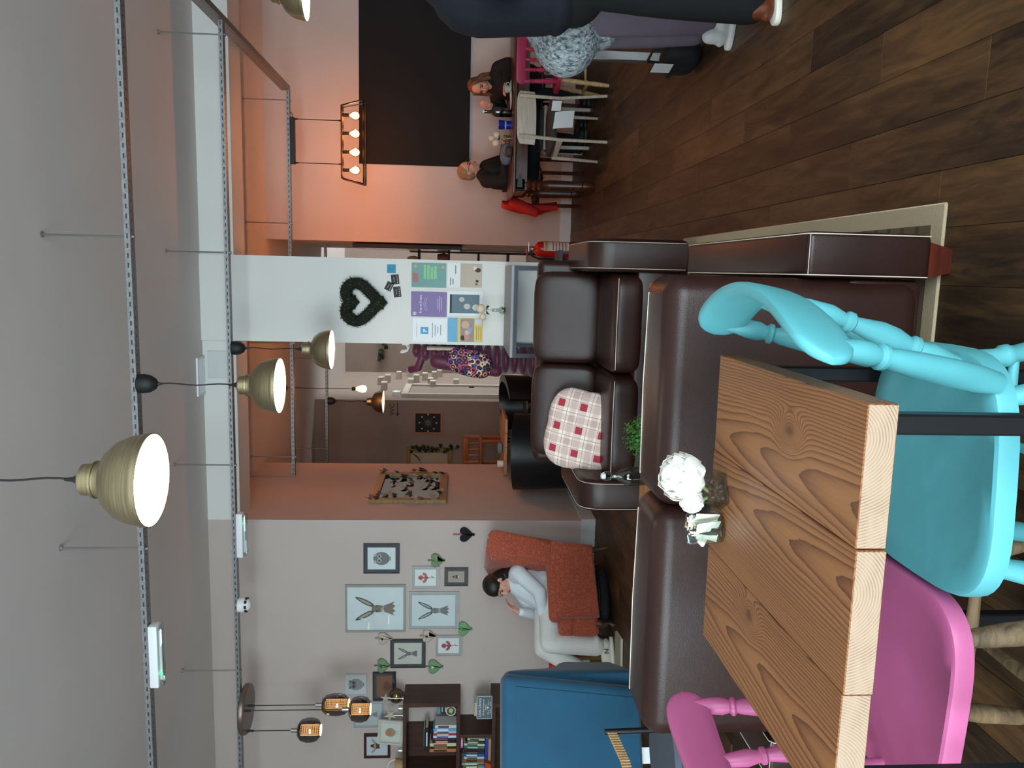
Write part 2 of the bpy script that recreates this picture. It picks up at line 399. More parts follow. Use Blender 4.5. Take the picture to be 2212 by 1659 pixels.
def wood(name,a,b,rough=0.5,sc=(1,12,12)):
    if name in MATS: return MATS[name]
    m=NT(name); f=m.noise(m.coord('Object',sc),3.5,6,0.6,0.6); m.col(m.ramp(f,[(0.3,lin(a)),(0.7,lin(b))])); m.b.inputs['Roughness'].default_value=rough; m.bump(f,0.1,0.003); MATS[name]=m.m; return m.m
# ================================================================ the room
YW, YB, CZ = 6.761, 9.05, 3.40
XO = -2.213                       # the side wall seen through the opening
def S(name, mat, *bs, par=None):
    m=MB()
    for b in bs: m.bb(*b)
    return struct(m.build(name,mat,par,sm=0))
FL=S('floor',M_FLOOR,(-5.2,4.4,FRONT,15.4,-0.10,-0.006))
S('ceiling',M_CEIL,(-5.2,4.4,FRONT,15.4,CZ,CZ+0.1))
S('wall_left',M_WALL,(-5.2,XO,YW,8.80,-0.006,CZ))
S('wall_back',M_WALL,(0.275,4.4,YB,12.6,-0.006,CZ))
S('wall_pillar',M_WHITE,(-0.645,0.068,6.735,7.10,-0.006,CZ))
S('wall_right',M_WALL,(4.3,4.4,FRONT,YB,-0.006,CZ))
S('wall_side',M_WALL,(-5.2,-5.1,FRONT,YW,-0.006,CZ))
S('wall_far_block',pm('dimmed_wall_paint','#8d7f74',0.75,var=0.03),(-5.2,-2.0,11.88,15.2,-0.006,CZ))  # wall paint darkened to stand in for dimmer light on this block
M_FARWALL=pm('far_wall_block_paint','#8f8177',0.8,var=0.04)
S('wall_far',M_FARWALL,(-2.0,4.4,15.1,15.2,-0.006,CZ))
S('wall_corridor',M_WALL,(-5.2,-5.1,8.80,11.88,-0.006,CZ))
S('trim_1',M_WHITE,(XO,-0.645,6.761,7.10,3.125,CZ),(0.068,4.3,6.761,7.10,3.125,CZ))
# shop front behind the camera: sill, header and mullions with two big panes
S('wall_front',M_WALL,(-5.2,4.4,FRONT-0.12,FRONT,-0.006,0.4),(-5.2,4.4,FRONT-0.12,FRONT,2.6,CZ),(-5.2,-3.85,FRONT-0.12,FRONT,0.4,2.6),(-0.95,-0.1,FRONT-0.12,FRONT,0.4,2.6),(2.9,4.4,FRONT-0.12,FRONT,0.4,2.6))
M_PANE=glassmat('window_pane','#f4fafc',0.02)
for i,(a,b) in enumerate(((-3.85,-0.95),(-0.1,2.9))):
    wdo=S('window_%d'%(i+1),M_BLACK,(a,b,FRONT-0.08,FRONT-0.03,0.4,0.45),(a,b,FRONT-0.08,FRONT-0.03,2.55,2.6),(a,a+0.05,FRONT-0.08,FRONT-0.03,0.45,2.55),(b-0.05,b,FRONT-0.08,FRONT-0.03,0.45,2.55))
    MB().bb(a+0.05,b-0.05,FRONT-0.06,FRONT-0.054,0.45,2.55).build('pane',M_PANE,wdo,sm=0)
S('baseboard_left',M_SKIRT,(-5.1,XO,YW-0.02,YW,0,0.125),(XO,XO+0.02,YW-0.02,8.80,0,0.125))
S('baseboard_back',M_SKIRT,(0.275,4.3,YB-0.018,YB,0,0.12))
S('baseboard_far',M_SKIRT,(-5.1,-2.0,11.86,11.88,0,0.12))
# floor planks, each a board of its own where the photograph shows them
PW,PL=0.148,1.15
sh=MB().rbox((0,0,-0.006),(PW-0.0010,PL-0.0012,0.012),0.0009,1).build('plank',M_PLANK,FL,sm=0)
cnt=0; first=True
nx=int(9.0/PW)
for i in range(nx):
    x=-4.6+PW*(i+0.5); off=((i*0.437)%1.0)*PL
    for j in range(-1,9):
        y=0.9+PL*(j+0.5)+off
        if y-PL/2>9.0 or y+PL/2<1.0 or x>3.0: continue
        q=RC@(Vector((x,y,0))-CAMP); u=F*q[0]/q[2]; v=F*q[1]/q[2]
        if abs(u)>829+150 or v>1106+450 or q[2]<0.3: continue
        if x<XO-0.02 and y>YW-0.1: continue
        if x>0.3 and y>YB: continue
        if x<-0.02 and y<4.6 and y>2.15 and x>-1.4: continue     # under the sofas and rug
        if x<-1.2 and y<3.2: continue
        if cnt>=300: continue
        cnt+=1
        if first: o=sh; first=False
        else: o=sh.copy(); COL.objects.link(o); o.parent=FL
        o.location=(x,y,0)
# ================================================================ ceiling hardware
def rail(name,label,x0,x1,y,z=2.945):
    t=thing(name,label,'rail',(x0,y,z),0.0,'suspended slotted rails')
    L=x1-x0
    m=MB().bb(0,L,0,0.003,0,0.030).bb(0,L,0.003,0.058,0,0.003); m.build('angle_bar',M_RAIL,t,sm=0)
    return t
def rod(par_list,x,y,z0=2.93,z1=CZ):
    for t in par_list:
        m=MB().cyl((x-t.location.x,y-t.location.y+0.026,z0-t.location.z),(x-t.location.x,y-t.location.y+0.026,z1-t.location.z-0.002),0.0055,n=8)
        m.lathe([(0.016,0),(0.016,0.006)],(x-t.location.x,y-t.location.y+0.026,CZ-t.location.z-0.008),10)
        m.lathe([(0.011,0),(0.011,0.012)],(x-t.location.x,y-t.location.y+0.026,-0.013),6)
        m.build('hanger_rod',M_STEEL,t)
r1=rail('slotted_rail','galvanised slotted rail nearest the camera, carrying the long emergency light',-5.0,1.694,4.24)
for x in (-1.56,0.122,-3.24): rod([r1],x,4.24)
r2=rail('slotted_rail','galvanised slotted rail just in front of the white beam and grey wall',-5.0,1.694,5.98)
for x in (-3.21,-1.532,0.075,1.60): rod([r2],x,5.98)
r3=rail('slotted_rail','galvanised slotted rail over the dining table, behind the pillar',-2.205,1.694,8.18)
for x in (1.60,0.41,-0.8,-2.0): rod([r3],x,8.18)
r4=rail('slotted_rail','thin slotted rail furthest back, above the tub chairs',-5.0,1.0,10.28)
for x in (-2.4,-1.2): rod([r4],x,10.28)
r0=rail('slotted_rail','slotted rail overhead, above the large brass lamp',-5.0,1.694,2.48)
t=thing('slotted_rail','long slotted rail running away from the camera at the right','rail',(1.70,2.4,2.945),PI/2,'suspended slotted rails')
MB().bb(0,5.83,0,0.003,0,0.085).bb(0,5.83,-0.04,0.0,0,0.003).build('angle_bar',M_RAIL,t,sm=0)
# brass pendants
M_CORD=pm('black_cord','#17181a',0.7,var=0.05); M_MATTBLACK=pm('matt_black','#141516',0.6,var=0.05)
M_DIFF=pm('lamp_diffuser','#ffffff',0.5,var=0,emit='#fff3de',es=11.0)
def pendant(label,x,y,zr,ztop,scale=1.0):
    t=thing('pendant_lamp',label,'lamp',(x,y,zr),0.0,'brass dome pendants')
    k=scale
    pr=[(0.150,0.0),(0.149,0.012),(0.149,0.022),(0.1475,0.024),(0.146,0.03),(0.140,0.062),(0.125,0.098),(0.098,0.130),(0.066,0.146),(0.058,0.150),(0.056,0.158),(0.056,0.168),(0.060,0.170),(0.060,0.176),(0.052,0.178),(0.050,0.212),(0.036,0.222),(0.012,0.224)]
    pr=[(r*k,z*k) for r,z in pr]; inn=[(max(0.002,r-0.003*k),z) for r,z in pr]
    m=MB().lathe(pr+list(reversed(inn))+[pr[0]],n=40,cap=False); m.build('shade',M_BRASS,t)
    MB().lathe([(0.0,0.012*k),(0.1445*k,0.012*k),(0.1445*k,0.015*k),(0.0,0.015*k)],n=36,cap=False).build('diffuser',M_DIFF,t)
    MB().lathe([(0.014*k,0.222*k),(0.014*k,0.235*k),(0.008,0.245*k),(0.005,0.27*k)],n=14).build('cord_grip',M_CORD,t)
    h=ztop-zr
    pts=[(0.004*math.sin(9*s),0.003*math.sin(7*s+1),0.25*k+(h-0.115-0.25*k)*s) for s in [i/10 for i in range(11)]]
    MB().tube(pts,0.0035,8).build('cord',M_CORD,t)
    MB().lathe([(0.004,-0.125),(0.008,-0.11),(0.010,-0.10),(0.030,-0.088),(0.046,-0.062),(0.052,-0.03),(0.050,0.0)],(0,0,h),24).build('ceiling_cup',M_MATTBLACK,t)
    return t
pendant('large brass dome pendant hanging nearest, over the wooden table',-0.690,2.505,2.215,2.944)
pendant('middle brass dome pendant hanging from the near rail',-0.647,4.265,2.205,2.944)
pendant('brass dome pendant beside the white pillar',-0.630,6.005,2.205,2.944)
pendant('small far brass pendant by the toilet sign',-1.757,10.306,2.223,2.944)
pendant('brass dome pendant cut off at the top right corner',1.675,5.32,2.24,2.944)
# linear cage light with four bulbs over the dining table, and a twin further along hidden by the pillar
M_BULB=pm('warm_bulb','#ffffff',0.4,var=0,emit='#ff9f55',es=150.0)
M_GLOBE=glassmat('amber_globe','#ffe2b0',0.06)
def bar_light(label,xc,y):
    t=thing('bar_pendant',label,'lamp',(xc,y,2.20),0.0)
    def bars(L,z,w): return [((-L,-w,z),(L,-w,z)),((-L,w,z),(L,w,z)),((-L,-w,z),(-L,w,z)),((L,-w,z),(L,w,z))]
    m=MB()
    for a,b in bars(0.348,0.235,0.05)+bars(0.402,0.015,0.085)+[((sx*0.348,sy*0.05,0.235),(sx*0.402,sy*0.085,0.015)) for sx in (-1,1) for sy in (-1,1)]:
        m.tube([a,b],0.0085,4)
    m.tube([(-0.348,0,0.235),(0.348,0,0.235)],0.012,4)
    m.build('cage_frame',M_BLACK,t,sm=0)
    MB().rbox((0,0,0.7205),(0.45,0.06,0.045),0.004,1).build('ceiling_bar',M_BLACK,t)
    MB().tube([(0.21,0,0.72),(0.25,0,0.722),(0.27,0,0.730),(0.26,0,0.742)],0.004,6).build('supply_cable',M_CORD,t)
    for dx in (0.21,-0.21):
        MB().cyl((dx,0,0.235),(dx,0,0.70),0.004,n=8).lathe([(0.008,0.0),(0.008,0.03)],(dx,0,0.24),8).lathe([(0.008,0.0),(0.008,0.03)],(dx,0,0.67),8).build('stem',M_BLACK,t)
    for dx in (0.265,0.09,-0.09,-0.265):
        MB().cyl((dx,0,0.225),(dx,0,0.165),0.017,n=14).build('lamp_holder',M_BLACK,t)
        g=MB().lathe([(0.014,0.165),(0.018,0.155),(0.040,0.13),(0.048,0.105),(0.040,0.075),(0.02,0.06),(0.0,0.057)],(dx,0,0),20).build('globe',M_GLOBE,t)
        MB().lathe([(0.0,0.155),(0.012,0.15),(0.030,0.125),(0.034,0.105),(0.028,0.082),(0.0,0.07)],(dx,0,0),14).build('filament',M_BULB,g)
    return t
bar_light('black caged bar light with four glowing globe bulbs over the dining table',1.215,8.205)
bar_light('second black caged bar light behind the white pillar',-0.36,8.205)
# bare bulb far back
t=thing('bulb_pendant','single glowing amber bulb hanging in the far room','lamp',tuple(onY(780,840,9.6)))
MB().lathe([(0.0,-0.07),(0.035,-0.055),(0.045,-0.02),(0.03,0.03),(0.02,0.05),(0.02,0.07)],n=18).build('bulb',pm('amber_bulb','#ffffff',0.4,var=0,emit='#ff8f3c',es=55.0),t)
MB().cyl((0,0,0.07),(0,0,CZ-t.location.z-0.03),0.004,n=8).lathe([(0.022,0.06),(0.022,0.11)],n=12).build('cord',M_CORD,t)
MB().lathe([(0.04,-0.08),(0.045,0.0)],(0,0,CZ-t.location.z),16).build('ceiling_cup',M_MATTBLACK,t)
# smoked glass cluster over the bookcase
M_SMOKE=glassmat('smoked_glass','#6e6a69',0.10)
M_BRONZE=pm('bronze_plate','#6d6058',0.35,0.6,var=0.05)
M_GOLDMESH=pm('glowing_gold_mesh','#d8a24a',0.3,0.3,var=0,emit='#ffcf8a',es=4.5)
t=thing('cluster_lamp','three smoked glass pendants on a round bronze plate','lamp',(-3.55,6.02,2.90))
MB().lathe([(0.0,-0.012),(0.19,-0.012),(0.197,0.0),(0.197,0.025),(0.19,0.032),(0.0,0.032)],n=40,cap=False).build('ceiling_plate',M_BRONZE,t)
for (X,Y,dy,r,hh,sx,sy) in ((725,1522,0.02,0.088,0.21,0.08,0.0),(777,1532,-0.09,0.10,0.165,0.02,-0.09),(668,1577,-0.02,0.095,0.18,-0.13,0.0)):
    p=onY(X,Y,6.02+dy)-Vector(t.location)
    g=MB().lathe([(0.02,hh*0.52),(0.05,hh*0.5),(r*0.86,hh*0.36),(r,hh*0.08),(r,-hh*0.12),(r*0.88,-hh*0.36),(r*0.55,-hh*0.5),(0.0,-hh*0.52)],p,28).build('glass_globe',M_SMOKE,t)
    m=MB(); n=14; z0,z1=-hh*0.42,hh*0.36; rr=0.042
    for k in range(n): a=2*PI*k/n; m.tube([p+Vector((rr*math.cos(a),rr*math.sin(a),z0)),p+Vector((rr*math.cos(a),rr*math.sin(a),z1))],0.0017,4)
    for q in range(9):
        z=z0+(z1-z0)*q/8; m.tube([p+Vector((rr*math.cos(2*PI*k/16),rr*math.sin(2*PI*k/16),z)) for k in range(16)],0.0017,4,closed=True)
    m.build('mesh_sleeve',M_GOLDMESH,g,sm=0)
    MB().cyl(p+Vector((0,0,hh*0.5)),p+Vector((0,0,hh*0.5+0.055)),0.018,n=14).build('lamp_holder',M_STEEL,t)
    MB().cyl(p+Vector((0,0,hh*0.5+0.05)),(p.x,p.y,-0.01),0.004,n=8).cyl((p.x,p.y,-0.05),(p.x,p.y,-0.012),0.009,n=8).build('drop_rod',M_BLACK,t)
    MB().lathe([(0.0,z0-0.02),(0.045,z0-0.02),(0.045,z0-0.012),(0.0,z0-0.012)],p,18,cap=False).build('base_cap',M_GOLDMESH,g)
# emergency lights and dome camera
M_PLASTIC=pm('white_plastic','#dfe3e6',0.4,var=0.02); M_CLEAR=glassmat('clear_cover','#eef6f4',0.08); M_LED=pm('green_led','#20ff60',0.4,var=0,emit='#30ff70',es=6.0)
def emergency(label,x0,x1,y,z,sgn):
    t=thing('emergency_light',label,'light',((x0+x1)/2,y,z),0.0,'emergency lights on the rails'); L=x1-x0
    MB().rbox((0,0,-0.028),(L,0.075,0.05),0.008,2).build('body',M_PLASTIC,t)
    MB().rbox((0,0,-0.066),(L*0.95,0.066,0.03),0.012,2).build('cover',M_CLEAR,t)
    MB().cyl((-L*0.4,0,-0.058),(L*0.4,0,-0.058),0.008,n=8).build('tube',M_PLASTIC,t)
    MB().rbox((sgn*L*0.28,-0.02,-0.064),(0.006,0.012,0.012),0.002,1).build('indicator',M_LED,t)
emergency('long white emergency light under the near rail',-2.365,-2.0,4.265,2.945,-1)
emergency('white emergency light by the corner of the opening',-2.262,-1.91,6.005,2.945,1)
t=thing('dome_camera','small white dome detector under the rail above the grey wall','detector',(-2.66,6.005,2.945))
MB().lathe([(0.055,0.0),(0.06,-0.03),(0.055,-0.05),(0.045,-0.06)],n=24).build('base',M_PLASTIC,t)
MB().lathe([(0.048,-0.055),(0.045,-0.075),(0.03,-0.092),(0.0,-0.098)],n=24).build('dome',M_PLASTIC,t)
m=MB()
for k in range(8): a=2*PI*k/8; m.box((0.052,0,-0.062),(0.012,0.022,0.016),rz(a))
m.build('grille_slot',M_BLACK,t,sm=0)
# ceiling vent and cover plate by the beam
p=onZ(432,812,CZ)
t=thing('ceiling_vent','white slatted air vent on the ceiling by the beam','vent',(p.x,p.y,CZ-0.012))
MB().bb(-0.16,0.16,-0.10,-0.085,-0.006,0.01).bb(-0.16,0.16,0.085,0.10,-0.006,0.01).bb(-0.16,-0.145,-0.085,0.085,-0.006,0.01).bb(0.145,0.16,-0.085,0.085,-0.006,0.01).build('frame',M_PLASTIC,t,sm=0)
for k in range(9): MB().box((0,-0.072+0.018*k,0.002),(0.29,0.006,0.012)).build('slat',M_PLASTIC,t,sm=0)
p=onY(472,787,YW)
tag(MB().rbox((0,0,0),(0.23,0.012,0.17),0.003,1).build('cover_plate',M_SKIRT,None),'flat white cover plate screwed to the beam','plate').location=(p.x,YW-0.007,p.z)
# ================================================================ foreground table
TX0,TX1,TY0,TY1,TZ=-0.753,-0.1575,0.961,1.541,0.725
t=thing('cafe_table','thick square wooden table with black metal legs in the foreground','table',((TX0+TX1)/2,(TY0+TY1)/2,0))
ex=[TX0,-0.5576,-0.353,TX1]
kn=[(0.55,0.2),(9,9),(0.15,-0.06)]
for i in range(3):
    a,b=ex[i]+0.0006,ex[i+1]-0.0006; cxm=(a+b)/2; wd=b-a
    kx,ky=[(0.055,0.05),(9.0,9.0),(0.015,-0.06)][i]
    m=MB().rbox((0,0,0),(wd,TY1-TY0+[0.0,0.006,0.0][i],0.042),0.0015,1)
    o=m.build('board',[table_mat('sawn_board_%d'%i,[-0.02,0.045,-0.05][i],kx,ky,[1.3,0.2,2.1][i]),endgrain_mat('end_grain_%d'%i,[-0.03,0.04,0.05][i])],t,sm=0)
    for p in o.data.polygons:
        if abs(p.normal.y)>0.9: p.material_index=1
    o.location=(cxm-t.location.x,0,TZ-0.021)
m=MB()
lx0,lx1,ly0,ly1=-0.722,-0.1765,TY0+0.024,TY1-0.012
m.bb(lx0,lx1,1.05,1.076,0.665,0.683).bb(lx0,lx1,1.42,1.446,0.665,0.683).bb(lx0,lx0+0.026,1.076,1.42,0.665,0.683).bb(lx1-0.026,lx1,1.076,1.42,0.665,0.683)
m.build('top_frame',M_BLACK,t,w=True,sm=0)
for x in (lx0,lx1-0.026):
    for y in (ly0,ly1-0.026): MB().rbox((x+0.013,y+0.013,0.342),(0.028,0.028,0.683),0.003,1).build('leg',M_BLACK,t,w=True,sm=0)
for y in (ly0,ly1-0.026): MB().bb(lx0+0.03,lx1-0.03,y,y+0.026,0.0,0.026).build('floor_bar',M_BLACK,t,w=True,sm=0)
# ---------------------------------------------------------------- farmhouse chairs
def turned(a,b,prof,n=14):
    a=Vector(a); b=Vector(b); m=MB(); m.lathe([(r,z*(b-a).length) for r,z in prof],a,n,ax=(b-a)); return m
SPIN=[(0.009,0),(0.012,0.08),(0.016,0.2),(0.012,0.27),(0.017,0.285),(0.017,0.31),(0.012,0.325),(0.019,0.42),(0.020,0.5),(0.012,0.66),(0.017,0.675),(0.017,0.70),(0.012,0.715),(0.017,0.8),(0.013,0.93),(0.009,1.0)]
POST=[(0.017,0),(0.021,0.12),(0.022,0.30),(0.020,0.52),(0.017,0.66),(0.014,0.70),(0.020,0.715),(0.020,0.735),(0.014,0.75),(0.019,0.80),(0.018,0.87),(0.011,1.0)]
LEGP=[(0.014,0),(0.017,0.08),(0.020,0.3),(0.017,0.44),(0.022,0.46),(0.022,0.49),(0.017,0.51),(0.021,0.6),(0.020,0.8),(0.014,1.0)]
def farm_chair(name,label,loc,a,paint,legpaint,zs=0.44,half=0.20,group=None,crest=0.10,zc=0.745,clen=0.255,bow=0.085):
    t=thing(name,label,'chair',loc,a,group)
    poly=[]
    for k in range(48):
        q=2*PI*k/48; c,s=math.cos(q),math.sin(q); e=2/3.6
        x=0.205*math.copysign(abs(c)**e,c); y=half*math.copysign(abs(s)**e,s)*(1.0+0.07*x/0.2); poly.append((x,y))
    bm=bmesh.new()
    rings=[(1.0,zs-0.034),(1.0,zs-0.012),(0.985,zs-0.003),(0.955,zs),(0.8,zs-0.004),(0.55,zs-0.009),(0.25,zs-0.011),(0.0,zs-0.011)]
    vs=[];fs=[]; n=48
    for s_,z in rings:
        for x,y in poly: vs.append((x*s_,y*s_,z))
    for i in range(len(rings)-1):
        for k in range(n): fs.append((i*n+k,i*n+(k+1)%n,(i+1)*n+(k+1)%n,(i+1)*n+k))
    fs.append(tuple(reversed(range(n)))); bm.free()
    MB().add(vs,fs).build('seat',paint,t,sm=35)
    # crest rail: bowed plank, ears at both ends
    vs=[]; fs=[]; ns,nk=40,16
    for i in range(ns+1):
        s_=math.sin((2*i/ns-1)*PI/2); y=clen*s_; e=max(0.0,1-abs(s_)**9)**0.5; hh=crest*0.5*(0.84+0.24*s_*s_)*max(e,0.05); th=0.0135*max(e,0.25)**0.5
        ty=1.0; tx=2*bow*s_/clen; L=math.hypot(tx,ty); nx_,ny_=ty/L,-tx/L
        for k in range(nk):
            q=2*PI*k/nk; c,sn=math.cos(q),math.sin(q); pc=math.copysign(abs(c)**0.6,c)*th; ps=math.copysign(abs(sn)**0.55,sn)*hh
            vs.append((-0.2-bow*(1-s_*s_)+nx_*pc-0.18*ps,y+ny_*pc,zc+ps+0.004*math.cos(s_*PI)))
    for i in range(ns):
        for k in range(nk): fs.append((i*nk+k,i*nk+(k+1)%nk,(i+1)*nk+(k+1)%nk,(i+1)*nk+k))
    fs.append(tuple(range(nk))); fs.append(tuple(reversed(range(ns*nk,(ns+1)*nk))))
    MB().add(vs,fs).build('crest_rail',paint,t,sm=50)
    for y0,y1 in ((0.155,0.222),(-0.155,-0.222)):
        turned((-0.16,y0,zs-0.008),(-0.197-0.243*bow,y1*clen/0.255,zc-0.018),POST).build('back_post',paint,t)
    for y0,y1 in ((0.068,0.085),(0.0,0.0),(-0.068,-0.085)):
        turned((-0.178,y0,zs-0.008),(-0.197-bow*0.9,y1,zc-0.018),SPIN).build('spindle',paint,t)
    lg={}
    for sx in (-1,1):
        for sy in (-1,1):
            f0=Vector((sx*0.205,sy*0.185,0.0)); f1=Vector((sx*0.135,sy*0.135,zs-0.03)); lg[sx,sy]=(f0,f1)
            turned(f0,f1,LEGP).build('leg',legpaint,t)
    def at(sx,sy,k): f0,f1=lg[sx,sy]; return f0+(f1-f0)*k
    for sy in (-1,1): MB().tube([at(-1,sy,0.42),(at(-1,sy,0.42)+at(1,sy,0.42))/2,at(1,sy,0.42)],[0.009,0.014,0.009],10).build('stretcher',legpaint,t)
    MB().tube([(at(-1,-1,0.42)+at(1,-1,0.42))/2,Vector((0,0,zs*0.42*0.97)),(at(-1,1,0.42)+at(1,1,0.42))/2],[0.008,0.013,0.008],10).build('stretcher',legpaint,t)
    return t
M_TURQ=pm('turquoise_chalk_paint','#55a2aa',0.5,var=0.05,scale=9,bump=0.05,bscale=40)
M_PINK=pm('pink_gloss_paint','#b25a86',0.42,var=0.04,scale=5,bump=0.03,bscale=40)
M_RAW=wood('worn_bare_wood','#3f3122','#8a7252',0.7)
farm_chair('farmhouse_chair','turquoise painted spindle-back chair at the wooden table',(-0.312,1.288,0),PI,M_TURQ,M_TURQ,half=0.19)
farm_chair('farmhouse_chair','pink painted spindle-back chair with bare wood legs at the wooden table',(-0.728,1.322,0),0.0,M_PINK,M_RAW,half=0.175,clen=0.29,bow=0.035)
# ---------------------------------------------------------------- on the foreground table
M_GLASS=glassmat('clear_glass','#f3f9f5',0.05); M_BEAN=pm('coffee_bean','#4b2f22',0.5,var=0.2,scale=30)
p=onZ(1570,1066,TZ); px,py=p.x-0.002,p.y+0.02
t=thing('glass_vase','square glass vase of coffee beans holding white peonies','vase',(px,py,TZ))
m=MB(); s_,h_=0.030,0.072
bm=bmesh.new(); bmesh.ops.create_cube(bm,size=1.0)
for v in bm.verts: v.co=Vector((v.co.x*2*s_,v.co.y*2*s_,(v.co.z+0.5)*h_))
bmesh.ops.delete(bm,geom=[f for f in bm.faces if f.normal.z>0.9],context='FACES_ONLY')
bmesh.ops.solidify(bm,geom=bm.faces[:],thickness=0.004); m.frombm(bm); m.v=[rz(0.55)@q for q in m.v]
m.build('glass',M_GLASS,t,sm=0)
bean=None; r_=random.Random(3)
for k in range(60):
    if k%20==0: lay=k//20
    q=rz(0.55)@Vector((r_.uniform(-0.021,0.021),r_.uniform(-0.021,0.021),0.011+0.0085*(k//20)))
    if bean is None:
        mm=MB().ell((0,0,0),(0.0062,0.0045,0.0038),10,6); bean=mm.build('coffee_bean',M_BEAN,t); o=bean
    else: o=bean.copy(); COL.objects.link(o); o.parent=t
    o.location=q; o.rotation_euler=(r_.uniform(-1,1),r_.uniform(-1,1),r_.uniform(0,6))
M_STEM=pm('pale_green_stem','#8fa06a',0.5,var=0.1)
MB().tube([(0.0,0.0,0.03),(0.012,-0.014,0.045),(0.016,0.0,0.058),(0.002,0.014,0.05),(-0.006,0.01,0.07),(0.0,0.0,0.10)],0.0035,8).tube([(-0.012,0.0,0.03),(-0.016,-0.012,0.05),(-0.018,-0.008,0.08)],0.003,8).build('stem',M_STEM,t)
M_PETAL=pm('white_petal','#d8d5ca',0.6,var=0.03,sss=0.1)
def peony(par,c,R,seed,n=46):
    r_=random.Random(seed); m=MB(); g=(1+5**0.5)/2
    for k in range(n):
        z=1-1.75*(k+0.5)/n; a=2*PI*k/g; lay=0.55+0.40*((k+0.5)/n)**0.5
        d=Vector((math.cos(a)*math.sqrt(max(0,1-z*z)),math.sin(a)*math.sqrt(max(0,1-z*z)),z)).normalized()
        x,y,_=frame(d); pr=R*(0.40+0.16*r_.random()); tl=r_.uniform(-0.5,0.5)
        def fn(u,v):
            uu,vv=2*u-1,2*v-1; q=math.sqrt(uu*uu+vv*vv); 
            k2=1.0/max(1.0,q); uu*=k2; vv*=k2
            cup=-0.16*(uu*uu+vv*vv)+0.14*math.sin(5*uu+tl*6)*vv+0.22*vv*tl
            return Vector(c)+d*(R*lay*(0.93+0.1*r0)+pr*cup)+x*(uu*pr)+y*(vv*pr)
        r0=r_.random(); m.sheet(fn,5,5,0.0009)
    m.ell(c,(R*0.55,R*0.55,R*0.55),14,9)
    return m.build('bloom',M_PETAL,par,sm=70)
q=onY(1470,1030,py-0.005)-Vector((px,py,TZ)); peony(t,q,0.050,4)
q=onY(1492,1082,py-0.025)-Vector((px,py,TZ)); peony(t,q,0.026,9,30)
# sachet jar
p=onZ(1562,1143,TZ); jx,jy=p.x,p.y+0.012
t=thing('sachet_jar','round glass jar packed with white and black sugar sachets','jar',(jx,jy,TZ))
MB().lathe([(0.0,0.0),(0.028,0.0),(0.031,0.004),(0.034,0.062),(0.0335,0.064),(0.031,0.060),(0.028,0.007),(0.0,0.006)],n=28,cap=False).build('glass',M_GLASS,t)
sc=[('#f1efe9',0),('#f1efe9',0),('#20232a',1),('#e9e4da',0),('#2b3038',1),('#f1efe9',0),('#d2b48a',0),('#23262c',1),('#f4f2ee',0),('#c8ccd0',0),('#f1efe9',0),('#2a2d33',1),('#f4f2ee',0),('#e9e4da',0)]
r_=random.Random(5)
for k,(c,_) in enumerate(sc):
    a=2.4*k; rr=0.020*math.sqrt((k+0.4)/len(sc))
    o=MB().sheet(lambda u,v:Vector(((u-0.5)*0.022,0.003*math.sin(u*6+k)*(v),(v)*0.056)),4,5,0.0022).build('sugar_sachet',flat(c,0.4),t)
    o.location=(rr*math.cos(a),rr*math.sin(a),0.010); o.rotation_euler=(r_.uniform(-0.25,0.25)-0.3*math.sin(a)*0.6,r_.uniform(-0.3,0.3),r_.uniform(-0.9,0.9))
for k,(X,Y) in enumerate(((1512,1122),(1510,1150),(1500,1140),(1518,1165))):
    q=onY(X,Y,jy-0.01)-Vector((jx,jy,TZ)); o=MB().rbox((0,0,0),(0.026,0.006,0.016),0.001,1).build('sugar_sachet',flat(['#f4f2ee','#f4f2ee','#d8c4a4','#f4f2ee'][k],0.4),t); o.location=q; o.rotation_euler=(0.5,0.4*k-0.6,0.5*k-0.7)
# ================================================================ sofas, rug and coffee table
M_FOOT=wood('red_brown_foot','#3a1710','#5c2418',0.35)
def stitch(pts,par,r=0.0015,name='stitching'):
    m=MB(); P=[Vector(p) for p in pts]
    m.tube(P,r,5); return m.build(name,M_STITCH,par,w=True)
def rug_mat():
    m=NT('patterned_rug'); t=m.n('TexCoord'); sp=m.n('SeparateXYZ'); m.l(t,'Object',sp,0)
    d=m.math('MINIMUM',m.math('SUBTRACT',0.80,m.math('ABSOLUTE',sp.outputs[0])),m.math('SUBTRACT',1.20,m.math('ABSOLUTE',sp.outputs[1])))
    band=m.math('MULTIPLY',m.math('GREATER_THAN',d,0.055),m.math('LESS_THAN',d,0.125))
    tick=m.math('GREATER_THAN',m.math('FRACT',m.math('MULTIPLY',sp.outputs[1],14.0)),0.72)
    c=m.mix(band,lin('#a8977a'),lin('#5a4a35')); c=m.mix(m.math('MULTIPLY',m.math('MULTIPLY',band,tick),0.8),c,lin('#3a2d20'))
    inn=m.math('GREATER_THAN',d,0.17); c=m.mix(m.math('MULTIPLY',inn,0.9),c,lin('#4b3a2a'))
    m.col(c); m.b.inputs['Roughness'].default_value=0.95; m.bump(m.noise(m.coord('Object'),300,2),0.5,0.004); return m.m
o=tag(MB().rbox((0,0,0.005),(1.60,2.40,0.010),0.004,1).build('rug',rug_mat(),None),'beige rug with a dark patterned border under the sofas','rug'); o.location=(-0.60,3.185,0.0)
